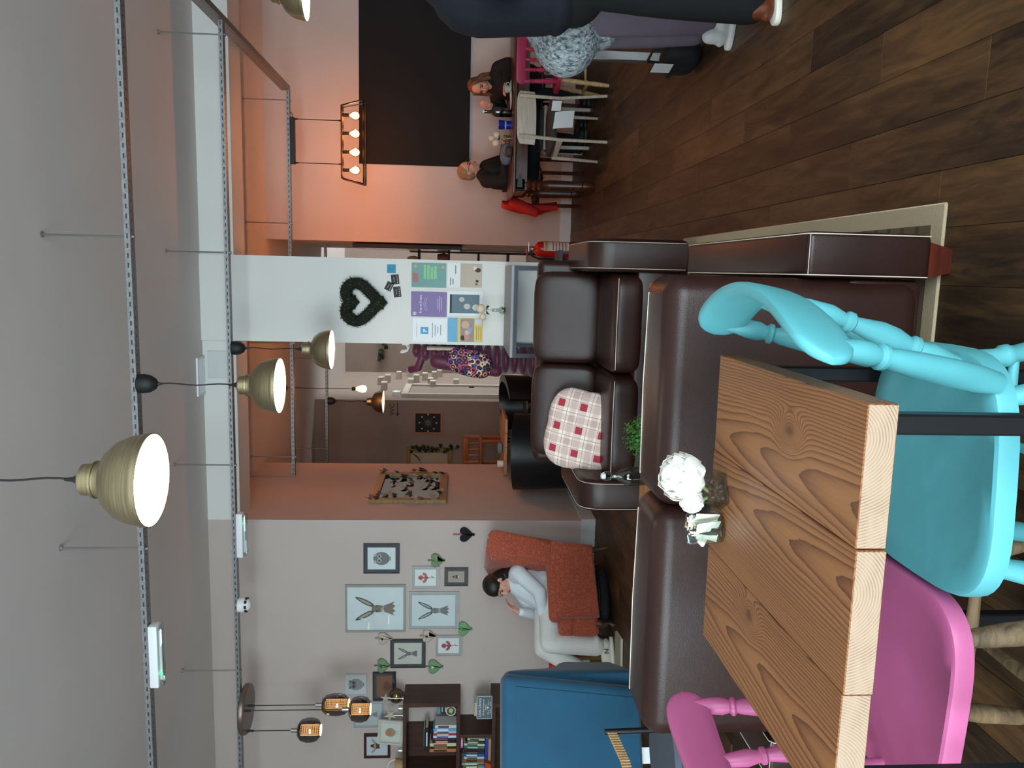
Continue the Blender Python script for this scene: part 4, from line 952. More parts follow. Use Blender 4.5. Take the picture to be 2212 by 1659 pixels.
def hare(w,h,dark,mid,pale):
    s=min(w,h*0.8)
    ears=[blob(-0.165*s,0.19*h,0.055*s,0.19*h,0.48,16,0.25),blob(0.165*s,0.19*h,0.055*s,0.19*h,-0.48,16,0.25)]
    inner=[blob(-0.165*s,0.19*h,0.028*s,0.14*h,0.48,14,0.25),blob(0.165*s,0.19*h,0.028*s,0.14*h,-0.48,14,0.25)]
    hd=[blob(0,-0.06*h,0.085*s,0.13*h,0,18,-0.15)]; chest=[[(-0.07*s,-0.15*h),(0.07*s,-0.15*h),(0.13*s,-0.27*h),(0.17*s,-0.34*h),(0.10*s,-0.31*h),(0.06*s,-0.36*h),(0.0,-0.31*h),(-0.06*s,-0.36*h),(-0.10*s,-0.31*h),(-0.17*s,-0.34*h),(-0.13*s,-0.27*h)]]
    eyes=[blob(-0.06*s,-0.03*h,0.014*s,0.018*h),blob(0.06*s,-0.03*h,0.014*s,0.018*h),blob(0,-0.165*h,0.022*s,0.010*h)]
    muz=[blob(0,-0.14*h,0.045*s,0.04*h)]
    return [(mid,chest),(dark,ears),(pale,inner),(mid,hd),(pale,muz),('#23201e',eyes)]
def owl(w,h,a,b):
    s=min(w,h); return [(a,[blob(0,0,0.30*s,0.36*s)]),(b,[blob(-0.10*s,0.10*s,0.10*s,0.10*s),blob(0.10*s,0.10*s,0.10*s,0.10*s),[(-0.22*s,0.36*s),(-0.05*s,0.26*s),(-0.2*s,0.2*s)],[(0.22*s,0.36*s),(0.05*s,0.26*s),(0.2*s,0.2*s)]]),('#17181a',[blob(-0.10*s,0.10*s,0.045*s,0.045*s),blob(0.10*s,0.10*s,0.045*s,0.045*s),[(-0.02*s,0.03*s),(0.02*s,0.03*s),(0,-0.04*s)]]),('#55585a',[blob(-0.05*s,-0.38*s,0.05*s,0.02*s),blob(0.05*s,-0.38*s,0.05*s,0.02*s)])]
def iris(w,h,a,b):
    s=min(w,h); return [('#6f7d5c',[[(-0.012*s,-0.1*h),(0.012*s,-0.1*h),(0.02*s,-0.44*h),(-0.01*s,-0.44*h)],blob(0.05*s,-0.33*h,0.02*s,0.09*h,-0.4)]),(a,[blob(0,0.22*h,0.15*s,0.16*s),blob(-0.2*s,0.03*h,0.09*s,0.16*s,0.7),blob(0.2*s,0.03*h,0.09*s,0.16*s,-0.7),blob(0,-0.02*h,0.10*s,0.16*s)]),(b,[blob(0,0.24*h,0.07*s,0.10*s),blob(0,-0.05*h,0.05*s,0.09*s)])]
def bee(w,h):
    s=min(w,h); return [('#9a9a9a',[blob(-0.24*s,0.16*s,0.06*s,0.17*s,0.9),blob(0.24*s,0.16*s,0.06*s,0.17*s,-0.9)]),('#2a2622',[blob(0,0.0,0.15*s,0.24*s),blob(0,0.25*s,0.08*s,0.07*s)]),('#b98a3c',[blob(0,0.10*s,0.13*s,0.06*s)]),('#d8d4ca',[blob(0,-0.17*s,0.10*s,0.06*s)])]
t,pp,w_,h_,yy=picture('dark framed round owl drawing, highest right of the wall display',(785,863,1175,1239),'#2a2a2c','#2c333d','#d5dde0',0.008,0.028); ink(pp,owl(w_,h_,'#6b706f','#a6abaa'),yy)
t,pp,w_,h_,yy=picture('silver framed coral iris print beside the small dark picture',(889,949,1224,1273),'#b3b3b1','#aeaca9','#dfe2e0',0.006,0.024); ink(pp,iris(w_,h_,'#b96d63','#8e4448'),yy)
t,pp,w_,h_,yy=picture('small dark framed bee and flower drawing, lowest right',(960,1011,1227,1266),'#3a3733','#343d47','#a79d8c',0.007,0.026); ink(pp,bee(w_,h_),yy)
t,pp,w_,h_,yy=picture('largest hare print in a sage grey frame',(745,876,1264,1366),'#8f928a','#8f928a','#d3dcde',0.020,0.0); ink(pp,hare(w_,h_,'#4c4540','#7b6e62','#a59a8c'),yy)
t,pp,w_,h_,yy=picture('grey hare print with a wide pale mount, under the largest hare',(882,991,1279,1360),'#b5b6b5','#a9a8a6','#cdd6d8',0.006,0.026); ink(pp,hare(w_,h_,'#3d4042','#6e7374','#9fa5a6'),yy)
t,pp,w_,h_,yy=picture('small hare drawing in a dark navy mounted frame',(843,919,1382,1443),'#2f2926','#28303b','#c3c1b8',0.008,0.026); ink(pp,hare(w_,h_,'#3a3d40','#666a6b','#95999a'),yy)
t,pp,w_,h_,yy=picture('pale framed pink iris print below the navy framed hare',(940,998,1373,1418),'#a9a7a5','#a5a19e','#dddedd',0.006,0.022); ink(pp,iris(w_,h_,'#a94a5c','#8d2f49'),yy)
t,pp,w_,h_,yy=picture('unmounted white owl drawing above the brown picture',(745,792,1457,1502),'#bfc0be','#bfc0be','#ccd0d1',0.004,0.0); ink(pp,owl(w_,h_,'#8f9496','#5d6265'),yy)
t,pp,w_,h_,yy=picture('dark framed brown picture behind the wooden orb',(805,855,1453,1513),'#2b211d','#2b3038','#7c4d30',0.008,0.026); ink(pp,[('#64391f',[blob(0,-0.02,0.25*w_,0.22*h_)])],yy)
t,pp,w_,h_,yy=picture('silver framed grey hare print behind the hanging paper stars',(762,831,1516,1573),'#b4b6b7','#a9acad','#bfc4c6',0.006,0.022); ink(pp,hare(w_,h_,'#5d6264','#878c8e','#a4a8aa'),yy)
t,pp,w_,h_,yy=picture('bee drawing in a dark red frame above the bookcase',(786,843,1586,1638),'#3a1a1a','#3a1a1a','#c9ced2',0.024,0.0); ink(pp,bee(w_,h_),yy)
def heartpoly(w,h,n=40):
    P=[]
    for k in range(n):
        q=2*PI*k/n; x=16*math.sin(q)**3; z=13*math.cos(q)-5*math.cos(2*q)-2*math.cos(3*q)-math.cos(4*q); P.append((x/32*w,(z+2.5)/29*h))
    return P
def heart(label,box,col,ribbon,stick,btn=None,y=YW,grp='fabric hearts on the grey wall',patt=None):
    cx,cz,w,h=rectpix(*box,y-0.02); t=thing('fabric_heart',label,'heart',(cx,y-0.003,cz),0.0,grp)
    fm=pm('felt_'+col.lstrip('#'),col,0.9,var=0.18,scale=45,bump=0.3,bscale=60)
    M=Matrix(((1,0,0,0),(0,0,-1,0),(0,1,0,0),(0,0,0,1)))
    MB().rprism(heartpoly(w,h),0.0,0.024,0.010,3,M).build('body',fm,t,sm=60)
    MB().bb(-0.006,0.006,-0.012,-0.006,h*0.30,h*0.5+stick).build('hanging_ribbon',pm('ribbon_'+ribbon.lstrip('#'),ribbon,0.7,var=0.05),t,sm=0)
    if btn: MB().lathe([(0.011,0.0),(0.012,0.003),(0.0,0.004)],(0.0,-0.025,h*0.22),14,ax=(0,-1,0)).build('button',flat(btn),t)
    return t
heart('green fabric heart above the small dark bee picture',(931,962,1196,1226),'#6f8a63','#6b6355',0.03)
heart('green fabric heart under the grey hare print',(990,1021,1343,1375),'#6f9a6c','#6b6355',0.03,'#5f6f55')
heart('green fabric heart with a dark button above the bookcase',(815,845,1423,1454),'#6c8c64','#6b6355',0.03,'#3c4a3c')
heart('green fabric heart with a pale button under the navy framed hare',(925,958,1425,1456),'#6c9268','#6b6355',0.03,'#b9c2ae')
heart('cream fabric heart with dark button under the largest hare print',(817,848,1366,1393),'#b0a698','#8f867a',0.03,'#2d2824')
heart('cream fabric heart with dark button by the grey hare print',(913,944,1360,1388),'#b5a99a','#8f867a',0.03,'#2d2824')
heart('black fabric heart on a pink ribbon near the wall corner',(993,1026,1139,1171),'#17171c','#a8526a',0.06)
# ================================================================ bookcase
M_WAL=wood('dark_walnut','#2e1a12','#4a2c1d',0.5,(10,10,1.2))
BX1,BY0=-3.765,6.43      # right side, front
t=thing('bookcase','dark walnut open bookcase full of books against the grey wall','bookcase',(-4.3,6.6,0))
def bp(name,*b): MB().bb(*b).build(name,M_WAL,t,w=True,sm=0)
bp('side_panel',BX1-0.035,BX1,BY0,YW-0.001,1.215,1.655); bp('top_board',-5.05,BX1,BY0,YW-0.001,1.655,1.685)
bp('shelf',-5.05,BX1,BY0,YW-0.001,1.185,1.215); bp('divider',-4.50,-4.47,BY0+0.01,YW-0.001,1.215,1.655)
bp('back_panel',-5.05,-4.13,YW-0.012,YW-0.002,0.905,1.185); bp('back_panel',-5.05,-4.13,YW-0.012,YW-0.002,1.215,1.655)
bp('divider',-4.10,-4.07,BY0+0.01,YW-0.001,0.905,1.185)
bp('shelf',-5.05,BX1+0.0,BY0-0.02,YW-0.001,0.875,0.905)
bp('side_panel',BX1-0.035,BX1,BY0-0.02,YW-0.001,0.0,0.875); bp('shelf',-5.05,BX1-0.035,BY0-0.02,YW-0.001,0.45,0.48); bp('shelf',-5.05,BX1-0.035,BY0-0.02,YW-0.001,0.06,0.09); bp('back_panel',-5.05,BX1-0.035,YW-0.012,YW-0.002,0.09,0.875)
def book(label,x,z,wd,h,col,dep=0.15,tilt=0.0,group='books on the bookcase',band=None,yf=None,flatlie=False,y=None):
    y0=yf if yf is not None else BY0+0.045
    tb=thing('book',label,'book',(x,y0,z),0.0,group); tb.rotation_euler=(0,tilt,0)
    if flatlie:
        MB().rbox((0,dep/2,wd/2),(h,dep,wd),0.002,1).build('cover',flat(col,0.5),tb,sm=0); MB().bb(-h/2-0.0006,h/2+0.0006,0.004,dep+0.001,0.004,wd-0.004).build('pages',flat('#c9c1ae'),tb,sm=0)
        if band: MB().bb(-h*0.3,h*0.3,-0.0012,0.001,wd*0.3,wd*0.7).build('title_band',flat(band),tb,sm=0)
        return
    MB().rbox((0,dep/2,h/2),(wd,dep,h),0.003,1).build('cover',flat(col,0.5),tb,sm=0)
    MB().bb(-wd/2+0.003,wd/2-0.003,0.006,dep+0.001,0.003,h+0.0006).build('pages',flat('#cbc3b0'),tb,sm=0)
    if band: MB().bb(-wd*0.28,wd*0.28,-0.0012,0.001,h*0.35,h*0.85).build('title_band',flat(band),tb,sm=0)
up=[('white','#c9c9c4',0.030,0.19,'#3a3a3a'),('sky blue','#5f9fc4',0.026,0.205,'#d6e6ee'),('pale blue','#a9c3d6',0.018,0.20,'#30485c'),('crimson','#a02a3c',0.020,0.20,'#d9c9b0'),('blue and white','#c6d2de',0.022,0.205,'#2a3a8c'),('navy','#1c2544',0.020,0.225,'#a83a34'),('black','#17181c',0.026,0.215,'#c8a48c'),('cream','#c9c19c',0.030,0.235,'#8a4a2a'),('dark brown','#2a1612',0.022,0.23,'#8a7456'),('orange','#b3713f',0.030,0.235,'#3b2416')]
x=-4.0
for c,col,wd,h,bd in up:
    x-=wd/2; book('%s book standing on the upper shelf of the bookcase'%c,x,1.2155,wd,h,col,band=bd); x-=wd/2+0.0015
lowb=[('green and cream','#b9bfa0',0.022,0.155,'#2e4a3a',0.10),('dark green','#23382e',0.022,0.175,'#b8c4a8',0.10),('cream spined','#c4c8b0',0.020,0.185,'#3c4a34',0.10),('teal','#2a7a76',0.022,0.18,'#9cc9be',0.08),('maroon','#4a1c1c',0.020,0.19,'#16161c',0.06),('charcoal','#2a2e38',0.018,0.185,'#6a5a4a',0.05),('mid blue','#2c5a94',0.024,0.19,'#d0d8dc',0.05),('pale spined','#b7c4c6',0.020,0.185,'#2a3a44',0.04),('brown','#8a5634',0.026,0.19,'#3c2418',0.03),('grey green','#8f9c8c',0.024,0.20,'#c9d0c4',0.0),('green topped','#3f6a34',0.030,0.19,'#c9d0c4',0.0)]
x=-4.135
for c,col,wd,h,bd,tl in lowb:
    x-=wd/2; book('%s book standing on the lower shelf of the bookcase'%c,x,0.962,wd,h,col,band=bd,tilt=tl*0.5); x-=wd/2+0.004
book('royal blue book lying under the standing books',-4.27,0.930,0.028,0.26,'#2440a0',flatlie=True,dep=0.18); book('tan book lying flat on the lower shelf',-4.26,0.9055,0.024,0.24,'#b08d66',flatlie=True,dep=0.17)
book('pink and white book lying on top of the lower row',-4.17,1.155,0.022,0.10,'#c06a96',flatlie=True,dep=0.12,band='#e6dfe2')
book('large black book lying on top of the upper row',-4.13,1.462,0.03,0.22,'#191b20',flatlie=True,dep=0.17,band='#c9c9c4'); book('grey blue book lying on the black book',-4.12,1.4925,0.016,0.16,'#39424e',flatlie=True,dep=0.15)
book('sea blue book at the right end of the upper shelf',-3.885,1.36,0.030,0.10,'#5f86a0',yf=BY0+0.12,flatlie=True,dep=0.15); book('dark green book at the right end of the upper shelf',-3.885,1.33,0.029,0.10,'#23382c',yf=BY0+0.12,flatlie=True,dep=0.15,band='#9aa89a'); book('black and white book at the right end of the upper shelf',-3.885,1.30,0.029,0.10,'#24262a',yf=BY0+0.12,flatlie=True,dep=0.15,band='#d9d9d4')
book('red book lying in the left part of the upper shelf',-4.60,1.2155,0.02,0.12,'#7a1f2a',yf=BY0+0.06,flatlie=True); book('dark navy book lying on the red book',-4.61,1.236,0.02,0.10,'#20244a',yf=BY0+0.06,flatlie=True)
MBK=MB().bb(-3.94,-3.83,BY0+0.12,BY0+0.27,1.2155,1.30); tag(MBK.build('book_box',M_WAL,None,sm=0),'dark wooden box under the books at the end of the shelf','box')
p=onY(974,1535,BY0+0.03)
t=thing('round_clock','small round picture with a cream rim on the bookcase shelf','ornament',(p.x,BY0+0.03,1.2155))
MB().lathe([(0.036,-0.01),(0.045,-0.01),(0.047,0.0),(0.045,0.008),(0.036,0.008)],(0,0,0.052),28,ax=(0,-1,0),cap=False).build('rim',flat('#c4bda4'),t); MB().lathe([(0.0,0.002),(0.038,0.002),(0.038,-0.006),(0.0,-0.006)],(0,0,0.052),24,ax=(0,-1,0),cap=False).build('disc',flat('#3c463e'),t)
MB().ell((0.0,-0.004,0.052),(0.024,0.002,0.020),12,8).build('motif',flat('#a3a88c'),t); MB().bb(-0.03,0.03,-0.01,0.02,0.0,0.01).build('stand',M_WAL,t,sm=0)
# chalkboard
p0=onY(1050,1529,BY0-0.01); cx,cz,w_,h_=rectpix(1033,1070,1501,1559,BY0)
t=thing('chalkboard_sign','small grey chalkboard sign with white writing on the bookcase','sign',(cx,BY0+0.02,0.906)); hh=0.135; w_=0.215
MB().rbox((0,0,hh/2),(w_,0.012,hh),0.002,1).build('board',flat('#5c6b74'),t,sm=0)
for x0,x1,z0,z1 in ((-w_/2,w_/2,hh-0.005,hh),(-w_/2,w_/2,0,0.005),(-w_/2,-w_/2+0.005,0,hh),(w_/2-0.005,w_/2,0,hh)): MB().bb(x0,x1,-0.009,-0.006,z0,z1).build('edge',flat('#b9c3c6'),t,sm=0)
CH=flat('#e2e8ea')
for body,sz,z in (('Little Library',0.034,0.098),('The best books are',0.020,0.070),('shared',0.020,0.050),("'take a  \u2665  leave a",0.018,0.030),('book      book',0.018,0.012)): text('lettering',body,sz,CH,t,WM(0,-0.0068,z),'CENTER')
MB().bb(-0.095,0.03,0.02,0.15,0.0,0.155).build('backing_book',flat('#b7b39a'),t,sm=0)
# bookcase top ornaments
TZB=1.686
t=thing('wooden_orb','brass orb in a brown wooden ring on the bookcase','ornament',(onY(860,1503,6.56).x,6.56,TZB))
MB().lathe([(0.045,-0.02),(0.062,-0.02),(0.066,0.0),(0.062,0.02),(0.045,0.02),(0.042,0.0),(0.045,-0.02)],(0,0,0.066),28,ax=(0,-1,0),cap=False).build('ring',M_WAL,t); MB().ell((0,0,0.064),0.042,20,14).build('orb',pm('dull_brass','#8a8450',0.25,0.8,var=0.15,scale=30),t); MB().bb(-0.03,0.03,-0.02,0.02,0,0.008).build('foot',M_WAL,t,sm=0)
M_STAR=pm('silver_paper','#b9b6a4',0.5,var=0.06)
def star(label,X,Y,R,y,rot):
    c=onY(X,Y,y); t=thing('paper_star',label,'star',(c.x,y,TZB),0.0,'paper stars on the bookcase'); z=c.z-TZB; vs=[(0,-0.022,z),(0,0.022,z)]; fs=[]
    for k in range(10):
        a=rot+2*PI*k/10; r=R if k%2==0 else R*0.36; vs.append((r*math.cos(a),0,z+r*math.sin(a)))
    for k in range(10): i,j=2+k,2+(k+1)%10; fs+=[(0,i,j),(1,j,i)]
    MB().add(vs,fs).build('star',M_STAR,t,sm=0); MB().cyl((0,0.002,0.0),(0,0.002,z),0.002,n=6).lathe([(0.02,0),(0.02,0.005)]).build('wire_stand',M_STEEL,t)
star('upper right paper star beside the brass orb',833,1509,0.052,6.50,1.2); star('lower left paper star beside the robin picture',843,1546,0.062,6.50,0.5)
def tl(label,X,Y,y,col):
    c=onY(X,Y,y); t=thing('candle_holder',label,'candle',(c.x,y,TZB),0.0,'small candles on the bookcase'); MB().lathe([(0.0,0.0),(0.024,0.0),(0.026,0.045),(0.022,0.045),(0.021,0.01),(0.0,0.01)],n=16,cap=False).build('glass',M_GLASS,t); MB().lathe([(0.019,0.01),(0.019,0.034),(0.003,0.036),(0.002,0.044)],n=14).build('candle',flat(col),t)
tl('white candle in a clear glass next to the paper stars',866,1530,6.52,'#d9d6cc'); tl('pale candle jar left of the robin picture',868,1621,6.52,'#c9c3b4')
t,pp,w_,h_,yy=picture('white framed robin print standing on the bookcase',(818,873,1557,1609),'#b9b8ae','#c3c0b4','#d3d3cb',0.018,0.010,tilt=0.06,y=6.60,group='standing pictures',lean=-0.06); t.location.z=TZB+h_/2+0.032
ink(pp,[('#9a9080',[blob(0,0,0.24*w_,0.25*w_)]),('#c07a3a',[blob(-0.03*w_,0.10*w_,0.17*w_,0.17*w_)]),('#8a8478',[[(-0.06*w_,-0.24*w_),(-0.04*w_,-0.24*w_),(-0.04*w_,-0.40*w_),(-0.06*w_,-0.40*w_)],[(0.05*w_,-0.24*w_),(0.07*w_,-0.24*w_),(0.07*w_,-0.40*w_),(0.05*w_,-0.40*w_)]])],yy)
c=onY(855,1652,6.55)
t=thing('wicker_basket','brown wicker basket at the left end of the bookcase top','basket',(c.x-0.02,6.55,TZB)); MB().lathe([(0.0,0.0),(0.06,0.0),(0.075,0.07),(0.07,0.075),(0.055,0.01),(0.0,0.01)],n=24,cap=False).build('bowl',M_RATTAN,t); MB().tube([(0.07*math.cos(q),0,0.07+0.07*math.sin(q)) for q in [PI*k/10 for k in range(11)]],0.006,8).build('handle',flat('#d4cdbd'),t)
c=onY(1075,1640,6.4)
t=thing('toy_boat','orange toy boat with grey hull at the lower shelf','toy',(-4.40,BY0+0.02,0.9055)); MB().prism([(-0.07,0.05),(0.07,0.05),(0.05,0.0),(-0.05,0.0)],-0.03,0.03,MXZ).build('hull',flat('#b0481f'),t,sm=0); MB().rbox((0.0,0,0.085),(0.06,0.05,0.07),0.02,3).build('cabin',flat('#7f8a8c'),t); MB().lathe([(0.024,0),(0.024,0.006)],(0,-0.027,0.08),14,ax=(0,-1,0)).build('porthole',flat('#d8dcdc'),t)
# ================================================================ mirror with butterflies on the side wall
a=onX(820,1022,XO+0.02); b=onX(967,1026,XO+0.02); a2=onX(796,1083,XO+0.02)
my0,my1,mz0,mz1=a2.y,a.y,b.z,a.z
t=thing('wall_mirror','large wooden framed mirror trimmed with paper butterflies','mirror',(XO+0.001,(my0+my1)/2,(mz0+mz1)/2))
M_GILT=wood('gilt_wood','#6e5532','#a3854f',0.4); W2,H2=(my1-my0)/2,(mz1-mz0)/2; fw=0.075
for y0,y1,z0,z1 in ((-W2,W2,H2-fw,H2),(-W2,W2,-H2,-H2+fw),(-W2,-W2+fw,-H2+fw,H2-fw),(W2-fw,W2,-H2+fw,H2-fw)): MB().bb(0,0.035,y0,y1,z0,z1).build('frame_side',M_GILT,t,sm=0)
MB().bb(0.004,0.012,-W2+fw,W2-fw,-H2+fw,H2-fw).build('mirror_glass',pm('mirror_silver','#9aa0a2',0.03,1.0,var=0),t,sm=0)
bf=None; r_=random.Random(21); cols=['#2c2a30','#6b5f58','#8f8272','#3c4a5c','#1d1b20','#a3948a']
spots=[(r_.uniform(-0.9,0.9)*W2,r_.uniform(-0.9,0.95)*H2) for k in range(26)]+[(W2*r_.choice((-1,1))*r_.uniform(0.85,1.05),r_.uniform(-1,1)*H2) for k in range(14)]
for k,(y,z) in enumerate(spots):
    s_=r_.uniform(0.035,0.06); m=MB()
    for sg in (-1,1): m.add([(0,0,0.2*s_),(0.5*s_,sg*0.9*s_,0.8*s_),(0.45*s_,sg*0.8*s_,0.1*s_),(0.3*s_,sg*0.6*s_,-0.6*s_),(0,0,-0.3*s_)],[(0,1,2,3,4)])
    m.cyl((0.002,0,-0.4*s_),(0.002,0,0.4*s_),0.003,n=5)
    o=m.build('butterfly',flat(cols[k%6]),t,sm=0,fixn=False); o.location=(0.037 if abs(y)>W2-fw or abs(z)>H2-fw else 0.014,y,z); o.rotation_euler=(r_.uniform(-1,1),0,0)
# ================================================================ on and by the white pillar
PY=6.735
# box heart wreath
cx_,cz_,w_,h_=rectpix(733,840,597,708,PY-0.04)
t=thing('heart_wreath','dark green boxwood heart wreath hanging on the white pillar','wreath',(cx_,PY-0.002,cz_))
M_BOX=pm('box_leaf','#17240f',0.6,var=0.5,scale=70); r_=random.Random(31)
hp=heartpoly(w_*0.74,h_*0.74,60); m=MB(); m.tube([(x,-0.050,z) for x,z in hp],0.046,8,closed=True); m.build('core',pm('wreath_core','#0f170b',0.9,var=0.2),t)
m=MB()
for k in range(2600):
    i=r_.randrange(60); x0,z0=hp[i]; x1,z1=hp[(i+1)%60]; f=r_.random(); c=Vector((x0+(x1-x0)*f,-0.050,z0+(z1-z0)*f)); tdir=Vector((x1-x0,0,z1-z0)).normalized(); a=r_.uniform(0,2*PI)
    nrm=Vector((-tdir.z,0,tdir.x)); d=nrm*math.cos(a)+Vector((0,-1,0))*math.sin(a); rr=r_.uniform(0.042,0.058)
    if c.y+d.y*rr>-0.002: continue
    q=c+d*rr; x,y,_=frame(d+Vector((r_.uniform(-.7,.7),r_.uniform(-.7,.7),r_.uniform(-.7,.7)))); L=r_.uniform(0.005,0.009)
    m.add([q-x*L*0.6,q+y*L,q+x*L*0.6,q-y*L],[(0,1,2,3)])
m.build('leaves',M_BOX,t,sm=0,kind='stuff',fixn=False)
MB().tube([(0,-0.02,h_*0.20),(0.0,-0.02,h_*0.42),(0.010,-0.015,h_*0.50),(0.022,-0.012,h_*0.48),(0.02,-0.01,h_*0.42)],0.0025,6).build('hook',M_STEEL,t)
# loyalty cards
def card(label,box,col,tilt,marks):
    cx,cz,w,h=rectpix(*box,PY-0.003); t=thing('card',label,'card',(cx,PY-0.0008,cz),0.0,'small cards on the pillar'); t.rotation_euler=(0,tilt,0)
    MB().bb(-w/2,w/2,-0.0016,0,-h/2,h/2).build('card_face',flat(col),t,sm=0)
    if marks=='stamps':
        MB().bb(-w*0.25,w*0.25,-0.0022,-0.0016,h*0.10,h*0.16).build('print_line',flat('#b9a9a4'),t,sm=0)
        for k in range(5): MB().lathe([(0.0036,0),(0.0036,0.0006),(0.0,0.0006)],(-w*0.34+w*0.17*k,-0.0016,-h*0.28),8,ax=(0,-1,0)).build('stamp_spot',flat('#c9bdb8'),t)
    else:
        for k,(a,b) in enumerate(((0.25,0.32),(0.02,0.12),(-0.22,-0.14))): MB().bb(-w*0.3,w*(0.3-0.15*(k%2)),-0.0022,-0.0016,h*a,h*b).build('print_line',flat('#1f6a86'),t,sm=0)
card('turquoise square card on the pillar',(836,855,571,590),'#2a8fb0',0.0,'x')
card('black loyalty card, right one of three on the pillar',(845,862,593,614),'#1c1b20',-0.10,'stamps')
card('black loyalty card, tilted topmost of three on the pillar',(833,848,609,628),'#1c1b20',0.45,'stamps')
card('black loyalty card, lowest of three on the pillar',(850,866,619,642),'#1c1b20',-0.12,'stamps')
def poster(label,box,col,yo=0.0):
    cx,cz,w,h=rectpix(*box,PY-0.003); t=thing('poster',label,'poster',(cx,PY-0.0008,cz),0.0,'notices on the pillar')
    MB().grid(lambda u,v:Vector(((u-0.5)*w,-0.0012-0.0012*math.sin(9*u+5*v)**2,(v-0.5)*h)),8,8).build('sheet',col if not isinstance(col,str) else flat(col,0.35),t)
    return t,w,h
def pb(t,c,w,h,x0,x1,z0,z1,name='print_block',k=0.0028): MB().bb(x0*w,x1*w,-k-0.0006,-k,z0*h,z1*h).build(name,flat(c),t,sm=0)
t,w,h=poster('green food hygiene style poster with pale green stripes',(889,964,568,621),'#3f7f78')
for a,b,c,d in ((-0.15,0.42,0.08,0.15),(-0.15,0.42,-0.02,0.05),(-0.15,0.34,-0.12,-0.05),(-0.15,0.38,-0.22,-0.15)): pb(t,'#86c48c',w,h,a,b,c,d,'stripe')
pb(t,'#a8666a',w,h,-0.30,0.10,0.38,0.46); pb(t,'#a8666a',w,h,-0.30,0.06,0.31,0.37)
for x,z in ((0.36,0.39),(0.33,-0.40)): MB().lathe([(0.07*w,0),(0.07*w,0.0006),(0,0.0006)],(x*w,-0.0028,z*h),16,ax=(0,-1,0)).build('badge',flat('#c39a8c'),t)
t,w,h=poster('purple poster reading Free wi-fi here',(888,965,630,684),'#5a3f86')
text('lettering','Free wi-fi here',0.030,flat('#efe9f2'),t,WM(0,-0.0034,h*0.20),'CENTER',sx=0.85)
for k in range(2): MB().tube([(w*0.30*math.cos(q),-0.003,h*(0.02+0.0)-0.05*k*h+0.12*h*math.sin(q)) for q in [PI*0.18+PI*0.64*i/12 for i in range(13)]],0.0018,4).build('arc',flat('#d9cbe6'),t,sm=0)
for k,(a,b) in enumerate(((-0.20,0.22),(-0.30,0.34),(-0.24,0.28))): pb(t,'#cdbfe0',w,h,a,b,-0.26-0.05*k,-0.245-0.05*k,'print_line')
MB().lathe([(0.055*w,0),(0.07*w,0),(0.07*w,0.0008),(0.055*w,0.0008),(0.055*w,0)],(-0.38*w,-0.003,0.40*h),18,ax=(0,-1,0),cap=False).build('logo_ring',flat('#efe9f2'),t); MB().bb(-0.41*w,-0.35*w,-0.0036,-0.003,0.385*h,0.415*h).build('logo_bar',flat('#efe9f2'),t,sm=0)
t,w,h=poster('crinkled white notice with a blue P sign',(892,966,687,739),'#d3d7da')
pb(t,'#4f9ac0',w,h,-0.16,0.12,0.05,0.28,'blue_square'); text('lettering','P',0.05,flat('#f2f6f8'),t,WM(-0.02*w,-0.0036,h*0.09),'CENTER')
for k,(a,b) in enumerate(((-0.30,0.30),(-0.24,0.22),(-0.12,0.14),(-0.20,0.22))): pb(t,'#8c9aa4',w,h,a,b,-0.08-0.08*k,-0.055-0.08*k,'print_line')
pb(t,'#b9c0c4',w,h,-0.3,0.3,0.38,0.40,'print_line')
t,w,h=poster('white notice with a beige picture lower half and two dark figures',(967,1043,568,622),'#cfd2d0')
pb(t,'#b7aa9a',w,h,-0.48,0.48,-0.48,0.14); 
for x,z,sx,sz,c in ((0.22,-0.36,0.10,0.09,'#3a2a22'),(0.30,-0.28,0.08,0.06,'#d9cfc4'),(-0.22,-0.34,0.06,0.05,'#4a2a20'),(-0.34,-0.32,0.04,0.04,'#5a4030')): MB().ell((x*w,-0.0032,z*h),(sx*w,0.0006,sz*h),14,6).build('figure',flat(c),t)
for k,(a,b) in enumerate(((-0.40,-0.10),(-0.36,-0.14),(0.06,0.40))): pb(t,'#7d8896',w,h,a,b,0.40-0.07*k,0.43-0.07*k,'print_line')
t,w,h=poster('white bordered blue-grey photo notice behind the flower vase',(967,1043,629,682),'#d0d5d5')
pb(t,'#5d7380',w,h,-0.40,0.36,-0.40,0.44,'photo'); pb(t,'#2b2f34',w,h,-0.40,0.36,0.38,0.44,'header',0.0036)
for x,z,s_ in ((-0.12,-0.05,0.12),(-0.16,-0.30,0.13),(0.16,0.1,0.10)): MB().ell((x*w,-0.0040,z*h),(s_*w,0.0006,s_*h*0.8),14,6).build('photo_shape',flat('#b9b8b2'),t)
t,w,h=poster('yellow and blue flyer with a family photo',(967,1043,687,739),'#c3a93c')
pb(t,'#6aa9cc',w,h,-0.5,0.5,0.22,0.5,'blue_band'); pb(t,'#97877f',w,h,-0.48,0.48,-0.25,0.14,'photo'); pb(t,'#c9cfd2',w,h,0.24,0.46,-0.47,-0.28,'blank_square')
for x,z,s_,c in ((0.22,0.0,0.16,'#c9a58c'),(-0.30,-0.02,0.13,'#c08f7c'),(-0.32,0.06,0.11,'#2e2622'),(0.0,-0.12,0.12,'#8c9cb4'),(-0.1,-0.05,0.1,'#d2b0a0')): MB().ell((x*w,-0.0036,z*h),(s_*w,0.0006,s_*h*0.7),14,6).build('photo_shape',flat(c),t)
for k in range(3): pb(t,'#8a7420',w,h,-0.40,0.14,-0.33-0.06*k,-0.315-0.06*k,'print_line')
